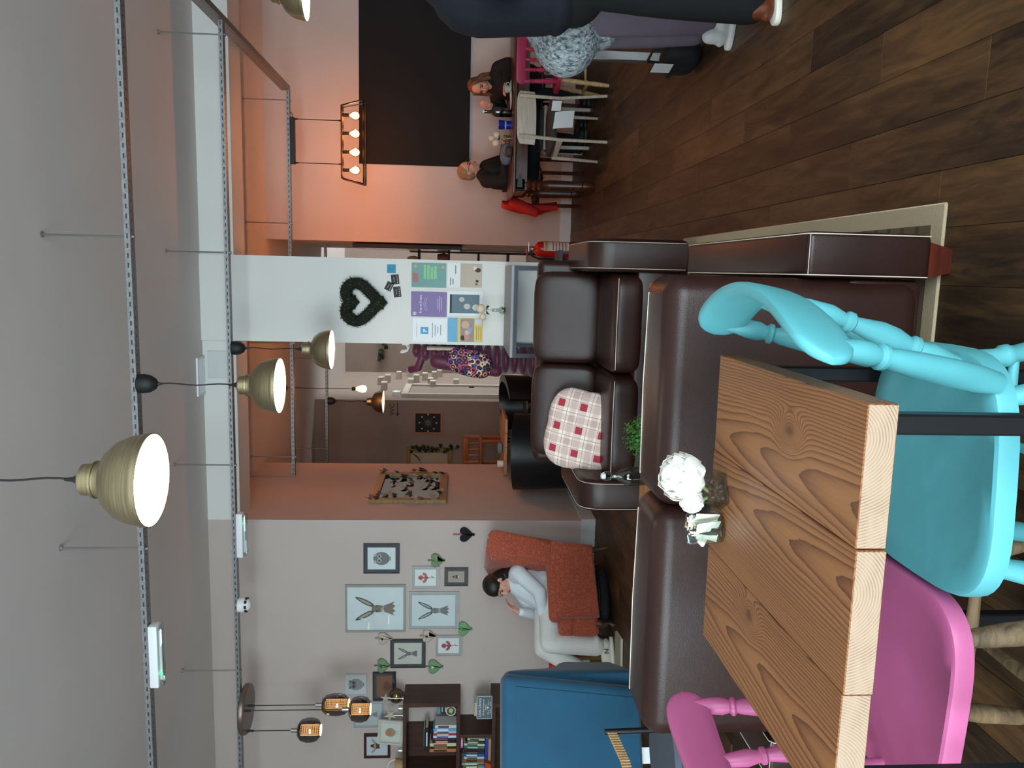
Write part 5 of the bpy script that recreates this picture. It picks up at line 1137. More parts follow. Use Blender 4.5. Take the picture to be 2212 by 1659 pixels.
# console table
t=thing('console_table','grey topped console table on a dark blue metal frame by the pillar','table',(-0.30,6.28,0))
KX0,KX1,KY0,KY1,KZ=-0.652,0.035,5.86,6.72,0.866
MB().rbox(((KX0+KX1)/2,(KY0+KY1)/2,KZ-0.011),(KX1-KX0,KY1-KY0,0.022),0.003,1).build('top',pm('grey_laminate','#8d9092',0.5,var=0.05),t,w=True,sm=0)
MB().bb(KX0,KX1,KY0,KY0+0.03,KZ-0.05,KZ-0.022).bb(KX0,KX1,KY1-0.03,KY1,KZ-0.05,KZ-0.022).bb(KX0,KX0+0.03,KY0+0.03,KY1-0.03,KZ-0.05,KZ-0.022).bb(KX1-0.03,KX1,KY0+0.03,KY1-0.03,KZ-0.05,KZ-0.022).build('top_frame',M_DARKBLUE,t,w=True,sm=0)
for x in (KX0+0.001,KX1-0.031):
    for y in (KY0+0.001,KY1-0.031): MB().bb(x,x+0.03,y,y+0.03,0,KZ-0.05).build('leg',M_DARKBLUE,t,w=True,sm=0)
    MB().bb(x+0.001,x+0.029,KY0+0.031,KY1-0.031,0.08,0.11).build('rail',M_DARKBLUE,t,w=True,sm=0)
# vase with artificial rose
p=onZ(1088,666,KZ)
t=thing('bud_vase','small vase of pebbles with a cream rose and green leaves on the console','vase',(p.x,6.45,KZ))
MB().lathe([(0.0,0.0),(0.030,0.0),(0.034,0.02),(0.030,0.045),(0.016,0.06),(0.014,0.10),(0.018,0.115),(0.014,0.115),(0.011,0.10),(0.012,0.065),(0.026,0.045),(0.030,0.02),(0.0,0.004)],n=20,cap=False).build('glass',M_GLASS,t)
for k in range(9):
    a=2.4*k; MB().ell((0.014*math.cos(a),0.014*math.sin(a),0.012+0.008*(k//4)),(0.009,0.008,0.007),8,6).build('pebble',flat(['#5a4632','#8a7a66','#3a3430'][k%3]),t)
M_ROSE=pm('cream_petal','#d8c6ae',0.6,var=0.05); q=Vector((-0.01,0.0,0.175))
mm=MB(); r_=random.Random(8)
def rose(par,c,R,mat,n=26,seed=1):
    r_=random.Random(seed); m=MB(); g=(1+5**0.5)/2
    for k in range(n):
        z=1-1.5*(k+0.5)/n; a=2*PI*k/g; d=Vector((math.cos(a)*math.sqrt(max(0,1-z*z)),math.sin(a)*math.sqrt(max(0,1-z*z)),z)); x,y,_=frame(d); pr=R*0.55
        def fn(u,v):
            uu,vv=2*u-1,2*v-1; q=max(1.0,math.sqrt(uu*uu+vv*vv)); uu/=q; vv/=q
            return Vector(c)+d*(R*0.85-pr*0.4*(uu*uu+vv*vv))+x*(uu*pr)+y*(vv*pr)
        m.sheet(fn,4,4,0.001)
    m.ell(c,R*0.7,12,8); return m.build('bloom',mat,par,sm=70)
rose(t,q+Vector((0.02,0,0.03)),0.045,M_ROSE,seed=2); rose(t,q+Vector((-0.045,0.0,0.012)),0.034,M_ROSE,seed=3)
m=MB().tube([(0,0,0.03),(0.0,0,0.12),(0.01,0,0.17)],0.003,6)
m.build('stem',M_STEM,t)
for k in range(6):
    a=1.05*k; L=0.055; m=MB(); d=Vector((math.cos(a),math.sin(a)*0.6,-0.3)).normalized(); s_=Vector((-math.sin(a),math.cos(a),0)); b=Vector((0.0,0,0.155))
    m.sheet(lambda u,v:b+d*(L*u)+s_*((v-0.5)*0.03*math.sin(PI*min(1,u*0.95+0.05)))+Vector((0,0,0.015*math.sin(PI*u))),5,2,0.0008); m.build('leaf',pm('dark_green_leaf','#2d4a26',0.5,var=0.15),t)
# fire extinguisher
M_RED=pm('red_enamel','#b31a14',0.3,var=0.03)
t=thing('fire_extinguisher','red fire extinguisher standing beside the passage','extinguisher',(0.222,8.29,0))
MB().lathe([(0.078,0.0),(0.085,0.01),(0.085,0.09),(0.080,0.095)],n=28).build('base_ring',M_MATTBLACK,t)
MB().lathe([(0.080,0.09),(0.082,0.11),(0.082,0.40),(0.074,0.44),(0.050,0.465),(0.022,0.475),(0.022,0.49)],n=28).build('cylinder',M_RED,t)
MB().lathe([(0.020,0.487),(0.020,0.51),(0.014,0.52)],n=14).rbox((0.02,0,0.535),(0.10,0.02,0.012),0.003,1).build('valve',M_STEEL,t); MB().rbox((0.03,0,0.555),(0.12,0.022,0.010),0.003,1,Matrix.Rotation(-0.12,4,'Y')).build('lever',M_RED,t)
MB().tube([(-0.02,0,0.51),(-0.07,0,0.50),(-0.098,0,0.43),(-0.100,0,0.28),(-0.098,0,0.14)],0.011,8).build('hose',M_MATTBLACK,t)
MB().grid(lambda u,v:Vector((0.0832*math.sin(-0.2+1.3*u),-0.0832*math.cos(-0.2+1.3*u),0.12+0.26*v)),10,2).build('label_panel',flat('#d5cdc4'),t)
MB().grid(lambda u,v:Vector((0.0838*math.sin(-0.2+1.3*u),-0.0838*math.cos(-0.2+1.3*u),0.33+0.055*v)),10,1).build('cream_band',flat('#d8c48c'),t)
o=text('lettering','FOAM',0.042,flat('#1d1712'),t,WM(-0.01,-0.0845,0.345),'LEFT',sx=0.8)
for k in range(5): MB().grid(lambda u,v:Vector((0.0838*math.sin(-0.1+1.1*u),-0.0838*math.cos(-0.1+1.1*u),0.15+0.033*k+0.010*v)),8,1).build('print_line',flat('#a04a40'),t)
# low dark-blue side table beside it
t=thing('side_table','low dark blue metal side table behind the sofa arm','table',(0.115,6.42,0)); 
MB().bb(-0.05,0.05,-0.16,0.16,0.44,0.465).build('top',M_DARKBLUE,t,sm=0)
for x in (-0.045,0.03):
    for y in (-0.15,0.135): MB().bb(x,x+0.016,y,y+0.016,0,0.44).build('leg',M_DARKBLUE,t,sm=0)
# coats hanging on the left face of the pillar
HX=-0.645
t=thing('coat_hook_rail','row of white coat hooks on the left side of the pillar','hooks',(HX,6.9,1.70))
MB().bb(-0.015,-0.001,-0.13,0.13,-0.03,0.03).build('board',M_WHITE,t,sm=0)
for y in (-0.09,0.0,0.09): MB().tube([(-0.015,y,0.0),(-0.05,y,-0.02),(-0.07,y,-0.01),(-0.085,y,0.03),(-0.08,y,0.05)],0.006,8).build('hook',M_PLASTIC,t)
M_PLUM=pm('plum_quilted_nylon','#541733',0.5,var=0.15,scale=5,sheen=0.2)
t=thing('padded_coat','plum quilted coat hanging from the pillar hooks','coat',(-0.78,6.93,0.58))
m=MB()
for k in range(14):
    z=0.02+0.078*k; wdt=0.14-0.0028*k if k<9 else 0.115-0.012*(k-9); m.ell((0.01*math.sin(k)-0.02+0.006*k,0,z),(wdt,0.17-0.004*k,0.046),18,8)
m.build('body',M_PLUM,t,sm=80)
MB().cap((-0.02,-0.10,0.85),(-0.10,-0.10,0.33),0.07,0.05,12).build('sleeve',M_PLUM,t); MB().cap((0.0,0.10,0.85),(-0.06,0.11,0.33),0.07,0.05,12).build('sleeve',M_PLUM,t)
MB().tube([(0.02,-0.03,0.98),(-0.09,-0.05,1.02),(-0.11,0.0,1.08),(-0.09,0.05,1.02),(0.02,0.03,0.98)],0.035,10).build('hood',M_PLUM,t)
o=tag(MB().pill((0,0,0),(0.24,0.22,0.40),3.0,10).build('floral_bag',floral_mat(),None),'black floral patterned bag hanging over the plum coat','bag'); p=onY(1015,782,6.78); o.location=(p.x-0.005,6.80,p.z); o.rotation_euler=(0,0.25,0)
o=tag(MB().sheet(lambda u,v:Vector((0.012*math.sin(9*u)+0.03*v*0,-0.10+0.2*u,-0.33*v)),10,8,0.02).build('cream_scarf',pm('cream_knit','#b7aa98',0.9,var=0.1,scale=30,bump=0.4,bscale=60),None),'cream knitted scarf hung next to the plum coat','scarf'); o.location=(HX-0.035,6.86,1.52)
# ================================================================ the far room behind the opening
M_TUB=pm('black_leatherette','#101114',0.35,var=0.08)
def tub_chair(label,loc,a):
    t=thing('tub_chair',label,'chair',loc,a,'black tub chairs')
    def sh(u,v):
        q=-2.25+4.5*u; r=0.36; top=0.74-0.16*(1-math.cos(q))*0.5*0.75; x=r*math.sin(q); y=-r*math.cos(q)*0.95; return Vector((x*(1+0.06*v),y*(1+0.06*v),0.06+(top-0.06)*v))
    MB().sheet(sh,36,8,0.085).build('shell',M_TUB,t,sm=60)
    MB().pill((0,0.02,0.36),(0.52,0.56,0.18),4,9).build('seat_cushion',M_TUB,t)
    for sx in (-1,1):
        for sy in (-1,1): MB().cyl((sx*0.24,sy*0.24,0),(sx*0.23,sy*0.23,0.16),0.018,0.024,8).build('leg',M_LEGW,t)
    MB().rbox((0,0,0.20),(0.50,0.50,0.14),0.03,2).build('base',M_TUB,t)
    return t
tub_chair('nearer black tub chair, back to the camera, beside the mirror wall',(-1.78,7.62,0),0.15)
tub_chair('further black tub chair facing the low wooden table',(-1.62,9.35,0),2.6)
t=thing('side_table','square wooden cafe table between the black tub chairs','table',(-1.85,8.45,0))
for k in range(4): MB().rbox((-0.225+0.15*k,0,0.735),(0.148,0.70,0.03),0.003,1).build('board',M_CT,t,sm=0)
MB().cyl((0,0,0.02),(0,0,0.72),0.03,n=12).build('pedestal',M_BLACK,t); MB().lathe([(0.24,0),(0.24,0.015),(0.04,0.03)],n=24).build('foot',M_BLACK,t)
t=thing('sauce_caddy','small white pot with a wooden spoon on the far cafe table','pot',(-2.08,8.3,0.75)); MB().lathe([(0.0,0),(0.035,0),(0.04,0.06),(0.036,0.06),(0.03,0.006),(0.0,0.006)],n=16,cap=False).build('pot',flat('#cfcac0'),t); MB().cyl((0,0,0.01),(-0.05,-0.02,0.15),0.005,n=6).build('spoon',M_OAK,t)
tag(MB().pill((0,0,0.03),(0.13,0.10,0.06),3,7).build('folded_napkins',flat('#5d6a70'),None),'grey folded bundle on the far cafe table','napkin').location=(-1.93,8.42,0.75)
# yellow play table with a toy house of wood
M_YEL=pm('yellow_paint','#c49a2c',0.5,var=0.06); M_TOY=wood('orange_pine','#8a4418','#b0642c',0.5)
t=thing('play_table','yellow children\'s table against the far wall','table',(-2.45,11.2,0)); MB().rbox((0,0,0.60),(1.1,0.6,0.04),0.006,1).build('top',M_YEL,t)
for sx in (-1,1):
    for sy in (-1,1): MB().bb(sx*0.48-0.03,sx*0.48+0.03,sy*0.24-0.03,sy*0.24+0.03,0,0.58).build('leg',M_YEL,t,sm=0)
p=onY(1060,970,11.1)
t=thing('toy_chair','small orange wooden children\'s chair standing on the yellow table','chair',(-2.62,11.15,0.62))
for x in (-0.19,0.19):
    MB().rbox((x,0.15,0.27),(0.045,0.045,0.54),0.01,2).build('back_post',M_TOY,t); MB().rbox((x,-0.15,0.15),(0.045,0.045,0.30),0.01,2).build('leg',M_TOY,t)
MB().rbox((0,0,0.29),(0.44,0.38,0.04),0.01,2).build('seat',M_TOY,t); MB().rbox((0,0.15,0.50),(0.38,0.03,0.09),0.01,2).build('crest_rail',M_TOY,t)
for x in (-0.09,0.0,0.09): MB().cyl((x,0.15,0.31),(x,0.15,0.47),0.012,n=8).build('spindle',M_TOY,t)
# pictures and sign on the far wall
YF=11.88
t,pp,w_,h_,yy=picture('wooden framed black starburst picture on the far wall',(893,956,889,938),'#a3713f','#a3713f','#0c0d12',0.030,0.0,y=YF,group='far wall pictures',name='starburst_picture')
st=[]; c1=[]; 
for k in range(16):
    a=2*PI*k/16; L=(0.36 if k%2==0 else 0.24)*min(w_,h_); st.append([(0.05*w_*math.cos(a+0.12),0.05*w_*math.sin(a+0.12)),(L*math.cos(a),L*math.sin(a)),(0.05*w_*math.cos(a-0.12),0.05*w_*math.sin(a-0.12))]); c1.append(blob(0.44*min(w_,h_)*math.cos(a),0.44*min(w_,h_)*math.sin(a),0.012*(1+k%2),0.012*(1+k%2)))
ink(pp,[('#c9b98c',st),('#d8d2c4',c1[::2])],yy,'starburst')
cx,cz,w_,h_=rectpix(877,976,968,1040,YF-0.03)
t=thing('framed_window_print','large gilt framed pale print with ivy along its edge on the far wall','picture',(cx,YF-0.001,cz))
for x0,x1,z0,z1 in ((-w_/2,w_/2,h_/2-0.07,h_/2),(-w_/2,w_/2,-h_/2,-h_/2+0.07),(-w_/2,-w_/2+0.07,-h_/2+0.07,h_/2-0.07),(w_/2-0.07,w_/2,-h_/2+0.07,h_/2-0.07)): MB().bb(x0,x1,-0.04,0,z0,z1).build('frame_side',M_GILT,t,sm=0)
MB().bb(-w_/2+0.07,w_/2-0.07,-0.02,-0.005,-h_/2+0.07,h_/2-0.07).build('print',flat('#a8a088'),t,sm=0)
for k in range(9):
    MB().add([(w_/2-0.10-0.012*k,-0.021,h_/2-0.10-0.05*k*0.3),(w_/2-0.085-0.012*k,-0.021,h_/2-0.10-0.05*k*0.3),(w_/2-0.16-0.02*k,-0.021,h_/2-0.24)],[(0,1,2)]).build('print_line',flat('#4d4a3a'),t,sm=0,fixn=False)
def ivy(label,pts,n,seed,size=0.035):
    r_=random.Random(seed); t=thing('ivy_garland',label,'garland',tuple(pts[0]),0.0,'trailing ivy'); P=[Vector(p)-Vector(pts[0]) for p in pts]
    MB().tube(P,0.004,5).build('stem',pm('ivy_stem','#2c2416',0.8,var=0.1),t)
    base=None
    for k in range(n):
        f=r_.random()*(len(P)-1); i=int(f); q=P[i].lerp(P[min(i+1,len(P)-1)],f-i)+Vector((r_.uniform(-.05,.05),r_.uniform(-0.03,0.0),r_.uniform(-.05,.03)))
        if base is None:
            base=MB().add([(0,0,-size),(size*0.9,0.006,size*0.2),(size*0.5,0.0,size),(0,0.008,size*0.6),(-size*0.5,0,size),(-size*0.9,0.006,size*0.2)],[(0,1,2,3),(0,3,4,5)]).build('leaf',pm('ivy_leaf','#1f2a17',0.5,var=0.3,scale=8),t,sm=0,fixn=False); o=base
        else: o=base.copy(); COL.objects.link(o); o.parent=t
        o.location=q; o.rotation_euler=(r_.uniform(-.5,.5),r_.uniform(-3,3),r_.uniform(-.8,.8))
ivy('dark ivy trailing down the gilt framed print',[(cx+w_/2,YF-0.06,cz+h_/2-0.1),(cx+w_/2+0.02,YF-0.06,cz),(cx+w_/2,YF-0.06,cz-h_/2-0.1)],26,3)
p=onY(850,885,YF)
t=thing('toilet_sign','dark WC lettering with an arrow pointing left on the far wall','sign',(onY(852,884,YF).x,YF-0.004,onY(852,884,YF).z))
text('lettering','WC',0.11,flat('#33261d'),t,WM(0.0,0.0,0.0),'CENTER')
MB().bb(-0.07,0.10,-0.006,0.002,-0.055,-0.043).add([(-0.11,-0.006,-0.049),(-0.06,-0.006,-0.022),(-0.06,-0.006,-0.076)],[(0,1,2)]).build('arrow',flat('#33261d'),t,sm=0)
# side of the toilet block: white box shelves, door, emergency sign
M_BOXW=pm('white_box_shelf','#b9b3a8',0.6,var=0.04); wx=-2.0
SP=[onX(X,Y,wx+0.05) for X,Y in ((830,835),(862,812),(838,819),(900,819),(906,805),(888,828),(930,826),(935,832),(938,812),(918,815),(985,829),(950,808),(823,824),(885,806))]
SP=sorted(SP,key=lambda q:-q.z)
for k,q in enumerate(SP):
    od=['topmost','second from the top','third from the top','fourth from the top','fifth from the top','sixth from the top','seventh from the top','seventh from the bottom','sixth from the bottom','fifth from the bottom','fourth from the bottom','third from the bottom','second from the bottom','lowest'][k]
    tag(MB().bb(0.001,0.13,-0.10,0.10,-0.045,0.045).build('box_shelf',M_BOXW,None,sm=0),'small white box shelf by the far door, %s of the cluster'%od,'shelf','white box shelves').location=(wx,min(q.y,14.9),q.z)
DB=struct(MB().bb(wx+0.001,wx+0.03,12.25,13.15,0.0,2.02).build('door_1',pm('painted_door','#8a7f74',0.6,var=0.04),None,sm=0)); 
MB().bb(wx+0.03,wx+0.05,13.05,13.09,0.98,1.06).build('door_handle',M_BLACK,DB,sm=0)
struct(MB().bb(wx,wx+0.06,12.15,12.25,0,2.12).bb(wx,wx+0.06,13.15,13.25,0,2.12).bb(wx,wx+0.06,12.25,13.15,2.02,2.12).build('trim_2',M_BOXW,None,sm=0))
q=onX(857,848,wx+0.04)
t=thing('emergency_light','small white wall light with green indicators above the door','light',(wx+0.001,q.y,q.z)); MB().bb(0,0.06,-0.09,0.09,-0.06,0.06).build('body',M_PLASTIC,t,sm=0); MB().bb(0.06,0.064,-0.03,0.03,0.0,0.03).build('indicator',M_LED,t,sm=0)
ivy('ivy hanging on the far back wall',[(-1.75,15.05,2.75),(-1.5,15.04,2.65),(-1.2,15.04,2.72),(-0.9,15.04,2.6)],30,5,0.05)
# wall-mounted screen in the passage and a kitchen shelf unit behind
t=thing('wall_screen','thin black screen on the wall of the passage behind the pillar','screen',(0.274,9.75,1.85)); MB().rbox((-0.035,0,0),(0.05,1.05,1.25),0.006,1).build('panel',M_MATTBLACK,t); MB().bb(-0.0615,-0.0605,-0.5,0.5,-0.6,0.6).build('display',pm('screen_glass','#050608',0.1,var=0),t,sm=0)
t=thing('kitchen_shelf','dark shelving unit at the end of the passage','shelf',(0.0,12.2,0)); MD=pm('dark_shelf','#2c211b',0.6,var=0.1)
for z in (0.5,0.95,1.4,1.85): MB().bb(-0.45,0.26,-0.15,0.15,z,z+0.03).build('shelf_board',MD,t,sm=0)
for x in (-0.45,0.23): MB().bb(x,x+0.03,-0.15,0.15,0,2.0).build('upright',MD,t,sm=0)
for i,(x,z,c,kd) in enumerate(((-0.25,0.98,'#6b2f28','box'),(0.0,0.98,'#8f8574','pot'),(0.15,1.43,'#7a4a4e','pot'),(-0.1,1.43,'#40352e','box'),(0.1,1.88,'#b3a58e','pot'),(-0.2,0.53,'#9c9384','box'))):
    nm=['wine red box','stone coloured pot','dusty pink pot','dark brown box','pale pot','light grey box'][i]
    m=MB().rbox((0,0,0.09),(0.18,0.2,0.18),0.01,1) if kd=='box' else MB().lathe([(0.0,0.0),(0.06,0.0),(0.08,0.06),(0.06,0.16),(0.05,0.16),(0.07,0.06),(0.0,0.01)],n=16,cap=False)
    tag(m.build('storage_'+kd,flat(c),None),'%s on the shelving at the end of the passage'%nm,kd).location=(x,12.2,z)
# ================================================================ dining area at the right
S_BB=MB().bb(1.122,4.2,YB-0.025,YB-0.001,1.163,2.372); tag(S_BB.build('blackboard',pm('chalkboard_black','#0b0b0c',0.85,var=0.15,scale=1.2),None,sm=0),'wide plain blackboard on the back wall above the dining table','blackboard')
M_MAH=wood('mahogany','#2a120b','#552a19',0.32,(1.2,10,10))
DX0,DX1,DY0,DY1,DZ=0.70,3.0,7.42,8.32,0.775
t=thing('dining_table','long dark mahogany dining table with turned legs','table',((DX0+DX1)/2,(DY0+DY1)/2,0))
MB().rbox(((DX0+DX1)/2,(DY0+DY1)/2,DZ-0.015),(DX1-DX0,DY1-DY0,0.030),0.010,3).build('top',M_MAH,t,w=True)
MB().bb(DX0+0.04,DX1-0.04,DY0+0.04,DY0+0.065,DZ-0.135,DZ-0.03).bb(DX0+0.04,DX1-0.04,DY1-0.065,DY1-0.04,DZ-0.135,DZ-0.03).bb(DX0+0.04,DX0+0.065,DY0+0.065,DY1-0.065,DZ-0.135,DZ-0.03).bb(DX1-0.065,DX1-0.04,DY0+0.065,DY1-0.065,DZ-0.135,DZ-0.03).build('apron',M_MAH,t,w=True,sm=0)
LP=[(0.035,0.0),(0.040,0.03),(0.045,0.10),(0.040,0.115),(0.050,0.125),(0.050,0.13),(0.046,0.14),(0.050,0.42),(0.038,0.50),(0.050,0.52),(0.036,0.54),(0.052,0.565),(0.036,0.59),(0.045,0.60),(0.055,0.62),(0.055,0.66)]
for x in (DX0+0.09,DX1-0.09):
    for y in (DY0+0.09,DY1-0.09): MB().lathe(LP,(x,y,0),20).rbox((x,y,0.70),(0.10,0.10,0.09),0.004,1).build('leg',M_MAH,t,w=True)
MB().add([(DX0+0.20,DY0+0.036,0.70),(DX0+0.15,DY0+0.036,0.685),(DX0+0.06,DY0+0.036,0.68),(DX0+0.06,DY0+0.036,0.73),(DX0+0.15,DY0+0.036,0.725)],[(0,1,2,3,4)]).build('corner_bracket',M_BLACK,t,w=True,sm=0,fixn=False)
# white bentwood chair, back to the camera
M_BIRCH=wood('white_washed_birch','#b0a493','#cfc5b6',0.5,(2,2,14)); M_PAD=pm('dark_grey_pad','#3a3636',0.85,var=0.1,bump=0.2,bscale=120)
t=thing('bentwood_chair','pale wooden chair with a dark grey pad and a white paper on it','chair',(1.255,7.20,0),0.225)
def leg4(pts,r0,r1,name): 
    o=MB(); k=len(pts); o.tube(pts,[r0+(r1-r0)*i/(k-1) for i in range(k)],4,sq=(1.2,0.8)); o.build(name,M_BIRCH,t,sm=0)
for sx in (-1,1):
    leg4([(sx*0.205,-0.235,0.0),(sx*0.185,-0.20,0.40),(sx*0.182,-0.21,0.48),(sx*0.178,-0.245,0.76)],0.017,0.021,'rear_leg')
    leg4([(sx*0.205,0.235,0.0),(sx*0.195,0.19,0.43)],0.015,0.026,'front_leg')
    MB().rbox((sx*0.188,0.0,0.405),(0.022,0.40,0.05),0.006,1).build('side_rail',M_BIRCH,t)
MB().rbox((0,0.19,0.41),(0.36,0.022,0.05),0.006,1).build('front_rail',M_BIRCH,t)
MB().sheet(lambda u,v:Vector(((u-0.5)*0.47,-0.235-0.02*v-0.055*(1-(2*u-1)**2)*0+0.045*(2*u-1)**2,0.615+0.165*v*(1-0.12*abs(2*u-1)**6)+0.02*(abs(2*u-1)**5)*(0.5-v))),22,5,0.014).build('backrest',M_BIRCH,t,sm=60)
for sx in (-1,1):
    for z in (0.665,0.73): MB().lathe([(0.008,0),(0.007,0.004),(0.0,0.005)],(sx*0.178,-0.262+0.02,z),10,ax=(0,-1,0.1)).build('bolt',M_STEEL,t)
MB().pill((0,0.0,0.462),(0.43,0.43,0.06),5,8).build('seat_pad',M_PAD,t)
MB().sheet(lambda u,v:Vector((-0.10+0.15*u+0.02*v,-0.222-0.006*math.sin(4*v),0.47-0.17*v-0.02*u)),3,5,0.001).build('paper_tag',flat('#d8dde0'),t,sm=0); MB().sheet(lambda u,v:Vector((0.06+0.09*u,-0.224,0.485-0.08*v-0.012*u)),3,3,0.001).build('paper_tag',flat('#dfe4e6'),t,sm=0)
# further chairs under the table
def plain_chair(label,loc,a,mat,pad,group):
    t=thing('dining_chair',label,'chair',loc,a,group)
    for sx in (-1,1):
        MB().rbox((sx*0.18,-0.18,0.40),(0.032,0.032,0.80),0.004,1).build('rear_leg',mat,t,sm=0); MB().rbox((sx*0.18,0.18,0.215),(0.032,0.032,0.43),0.004,1).build('front_leg',mat,t,sm=0)
    MB().rbox((0,0,0.44),(0.42,0.42,0.03),0.01,2).build('seat',mat,t); MB().pill((0,0,0.475),(0.40,0.40,0.05),5,7).build('seat_pad',pad,t); MB().rbox((0,-0.18,0.70),(0.34,0.02,0.16),0.006,2).build('backrest',mat,t)
    return t
M_WHW=pm('white_chair_paint','#bdb8b0',0.5,var=0.04)
plain_chair('white chair with a brown pad on the far side of the dining table',(1.38,8.10,0),PI,M_WHW,M_PAD,'chairs on the far side of the table')
plain_chair('dark wooden chair the older person sits on',(0.93,8.55,0),PI-0.5,M_MAH,M_PAD,'chairs on the far side of the table')
plain_chair('dark wooden chair the long-haired person sits on',(1.86,8.50,0),PI,M_MAH,M_PAD,'chairs on the far side of the table')
M_HOTPINK=pm('raspberry_paint','#a02a4e',0.45,var=0.04)
c=farm_chair('farmhouse_chair','raspberry pink slat-back chair with bare wood legs at the dining table',(1.76,7.15,0),PI/2,M_HOTPINK,wood('bare_pine','#9c7c50','#c4a574',0.6),half=0.20,zc=0.755,crest=0.10,clen=0.20,bow=0.02)
# red coat over the older person's chair
t=thing('red_coat','bright red coat hung over the back of the dining chair','coat',(0.69,8.50,0.24))
MB().sheet(lambda u,v:Vector((0.06*math.sin(2.5*u)-0.10*math.sin(PI*v)*u*0.6-0.02,(u-0.5)*0.40,0.56*(1-v)+0.02*math.sin(6*u))),14,14,0.05).build('body',pm('red_wool','#b0180f',0.8,var=0.08,scale=6,bump=0.2,bscale=30),t,sm=80)
MB().cap((0.0,-0.17,0.46),(-0.09,-0.20,0.24),0.06,0.05,12).build('sleeve',MATS['red_wool'],t); MB().cap((0.0,0.17,0.46),(-0.04,0.2,0.15),0.06,0.05,12).build('sleeve',MATS['red_wool'],t)
# ---------------------------------------------------------------- people at the dining table
M_BLKTOP=pm('black_knit','#0d0d0f',0.85,var=0.1,scale=10,bump=0.1,bscale=40)
def sitter(label,loc,a,top,trous,hairc,hair,headc,hf,arms,skin,mats,lean=(0.0,0.0),k=1.0,glasses=False):
    g=thing('person',label,'person',loc,a); B=MB(); T=head(g,headc,hf,(0,0,1),k,body=B)
    nk=Vector(headc)+Vector((-0.03,0,-0.10)); B.cap(nk,nk+Vector((-0.02,0,-0.10)),0.052,0.058,12); B.cap(nk+Vector((-0.02,0,-0.08)),(0,0,0.62),0.07,0.10,12)
    H=MB(); sh=Vector((lean[0],lean[1],headc[2]-0.185)); H.cap((0,0,0.55),(lean[0],lean[1],headc[2]-0.27),0.17,0.155,16); H.cap(sh+Vector((0,-0.14,0.0)),sh+Vector((0,0.14,0.0)),0.08,0.08,14); H.cap(sh+Vector((0,-0.10,0.02)),Vector(headc)+Vector((-0.04,0,-0.125)),0.07,0.06,12); H.cap(sh+Vector((0,0.10,0.02)),Vector(headc)+Vector((-0.04,0,-0.125)),0.07,0.06,12); H.ell((0,0,0.56),(0.17,0.19,0.12),16,10)
    for sgn,(el,wr,dv) in zip((1,-1),arms):
        s0=sh+Vector((0,sgn*0.17,0)); H.cap(s0,el,0.075,0.060,12); H.cap(el,wr,0.054,0.038,12); hand(B,Vector(wr)+Vector(dv).normalized()*0.03,dv,(0,-sgn,0.1),0.95,0.6)
        B.cap(Vector(el).lerp(Vector(wr),0.7),Vector(wr)+Vector(dv).normalized()*0.03,0.026,0.022,10)
    B.build('body',skin,g,rem=0.007,smooth_it=2); face(g,T,k)
    H.build('top',mats[0],g,rem=0.011,smooth_it=3)
    J=MB()
    for sgn in (1,-1): J.cap((0,sgn*0.09,0.53),(0.40,sgn*0.11,0.52),0.088,0.070,12); J.cap((0.40,sgn*0.11,0.52),(0.38,sgn*0.12,0.12),0.068,0.05,12)
    J.ell((0,0,0.54),(0.16,0.18,0.09),14,8); J.build('trousers',mats[1],g,rem=0.011,smooth_it=2)
    for sgn in (1,-1): shoe(g,(0.42,sgn*0.12,0.0),0.0,0.0,mat=M_MATTBLACK,sole='#2a2a2a',name='shoe')
    Q=MB(); hair(Q,T,k); Q.build('hair',hairc,g,rem=0.007,smooth_it=3)
    if glasses:
        m=MB()
        for s in (-1,1): m.tube([T@Vector((0.092*k,s*0.030*k+0.021*k*math.cos(q),0.004*k+0.017*k*math.sin(q))) for q in [2*PI*i/12 for i in range(12)]],0.0018,5,closed=True); m.tube([T@Vector((0.09*k,s*0.05*k,0.008*k)),T@Vector((0.0,s*0.078*k,0.006*k))],0.0018,5)
        m.tube([T@Vector((0.098*k,-0.01*k,0.006*k)),T@Vector((0.098*k,0.01*k,0.006*k))],0.0018,5); m.build('glasses',M_BLACK,g)
    return g
def hair_short(Q,T,k): Q.ell((-0.026*k,0,0.036*k),(0.090*k,0.080*k,0.084*k),18,12,T); Q.ell((-0.050*k,0,-0.010*k),(0.062*k,0.078*k,0.075*k),16,10,T)
def hair_long(Q,T,k):
    hair_short(Q,T,k)
    for s in (-1,1):
        Q.cap(T@Vector((0.03*k,s*0.058*k,0.075*k)),T@Vector((0.02*k,s*0.082*k,-0.06*k)),0.020*k,0.024*k,10); Q.cap(T@Vector((0.02*k,s*0.082*k,-0.06*k)),T@Vector((0.05*k,s*0.09*k,-0.20*k)),0.026*k,0.020*k,10); Q.cap(T@Vector((-0.05*k,s*0.06*k,-0.05*k)),T@Vector((-0.03*k,s*0.09*k,-0.22*k)),0.045*k,0.03*k,10)
    Q.cap(T@Vector((-0.07*k,0,-0.04*k)),T@Vector((-0.10*k,0,-0.22*k)),0.055*k,0.04*k,12)
M_SKIN2=pm('skin_warm','#c98f77',0.55,var=0.05,sss=0.1); M_DKTR=pm('dark_trousers','#11141c',0.85,var=0.1)
p=onY(1012,369,8.45)
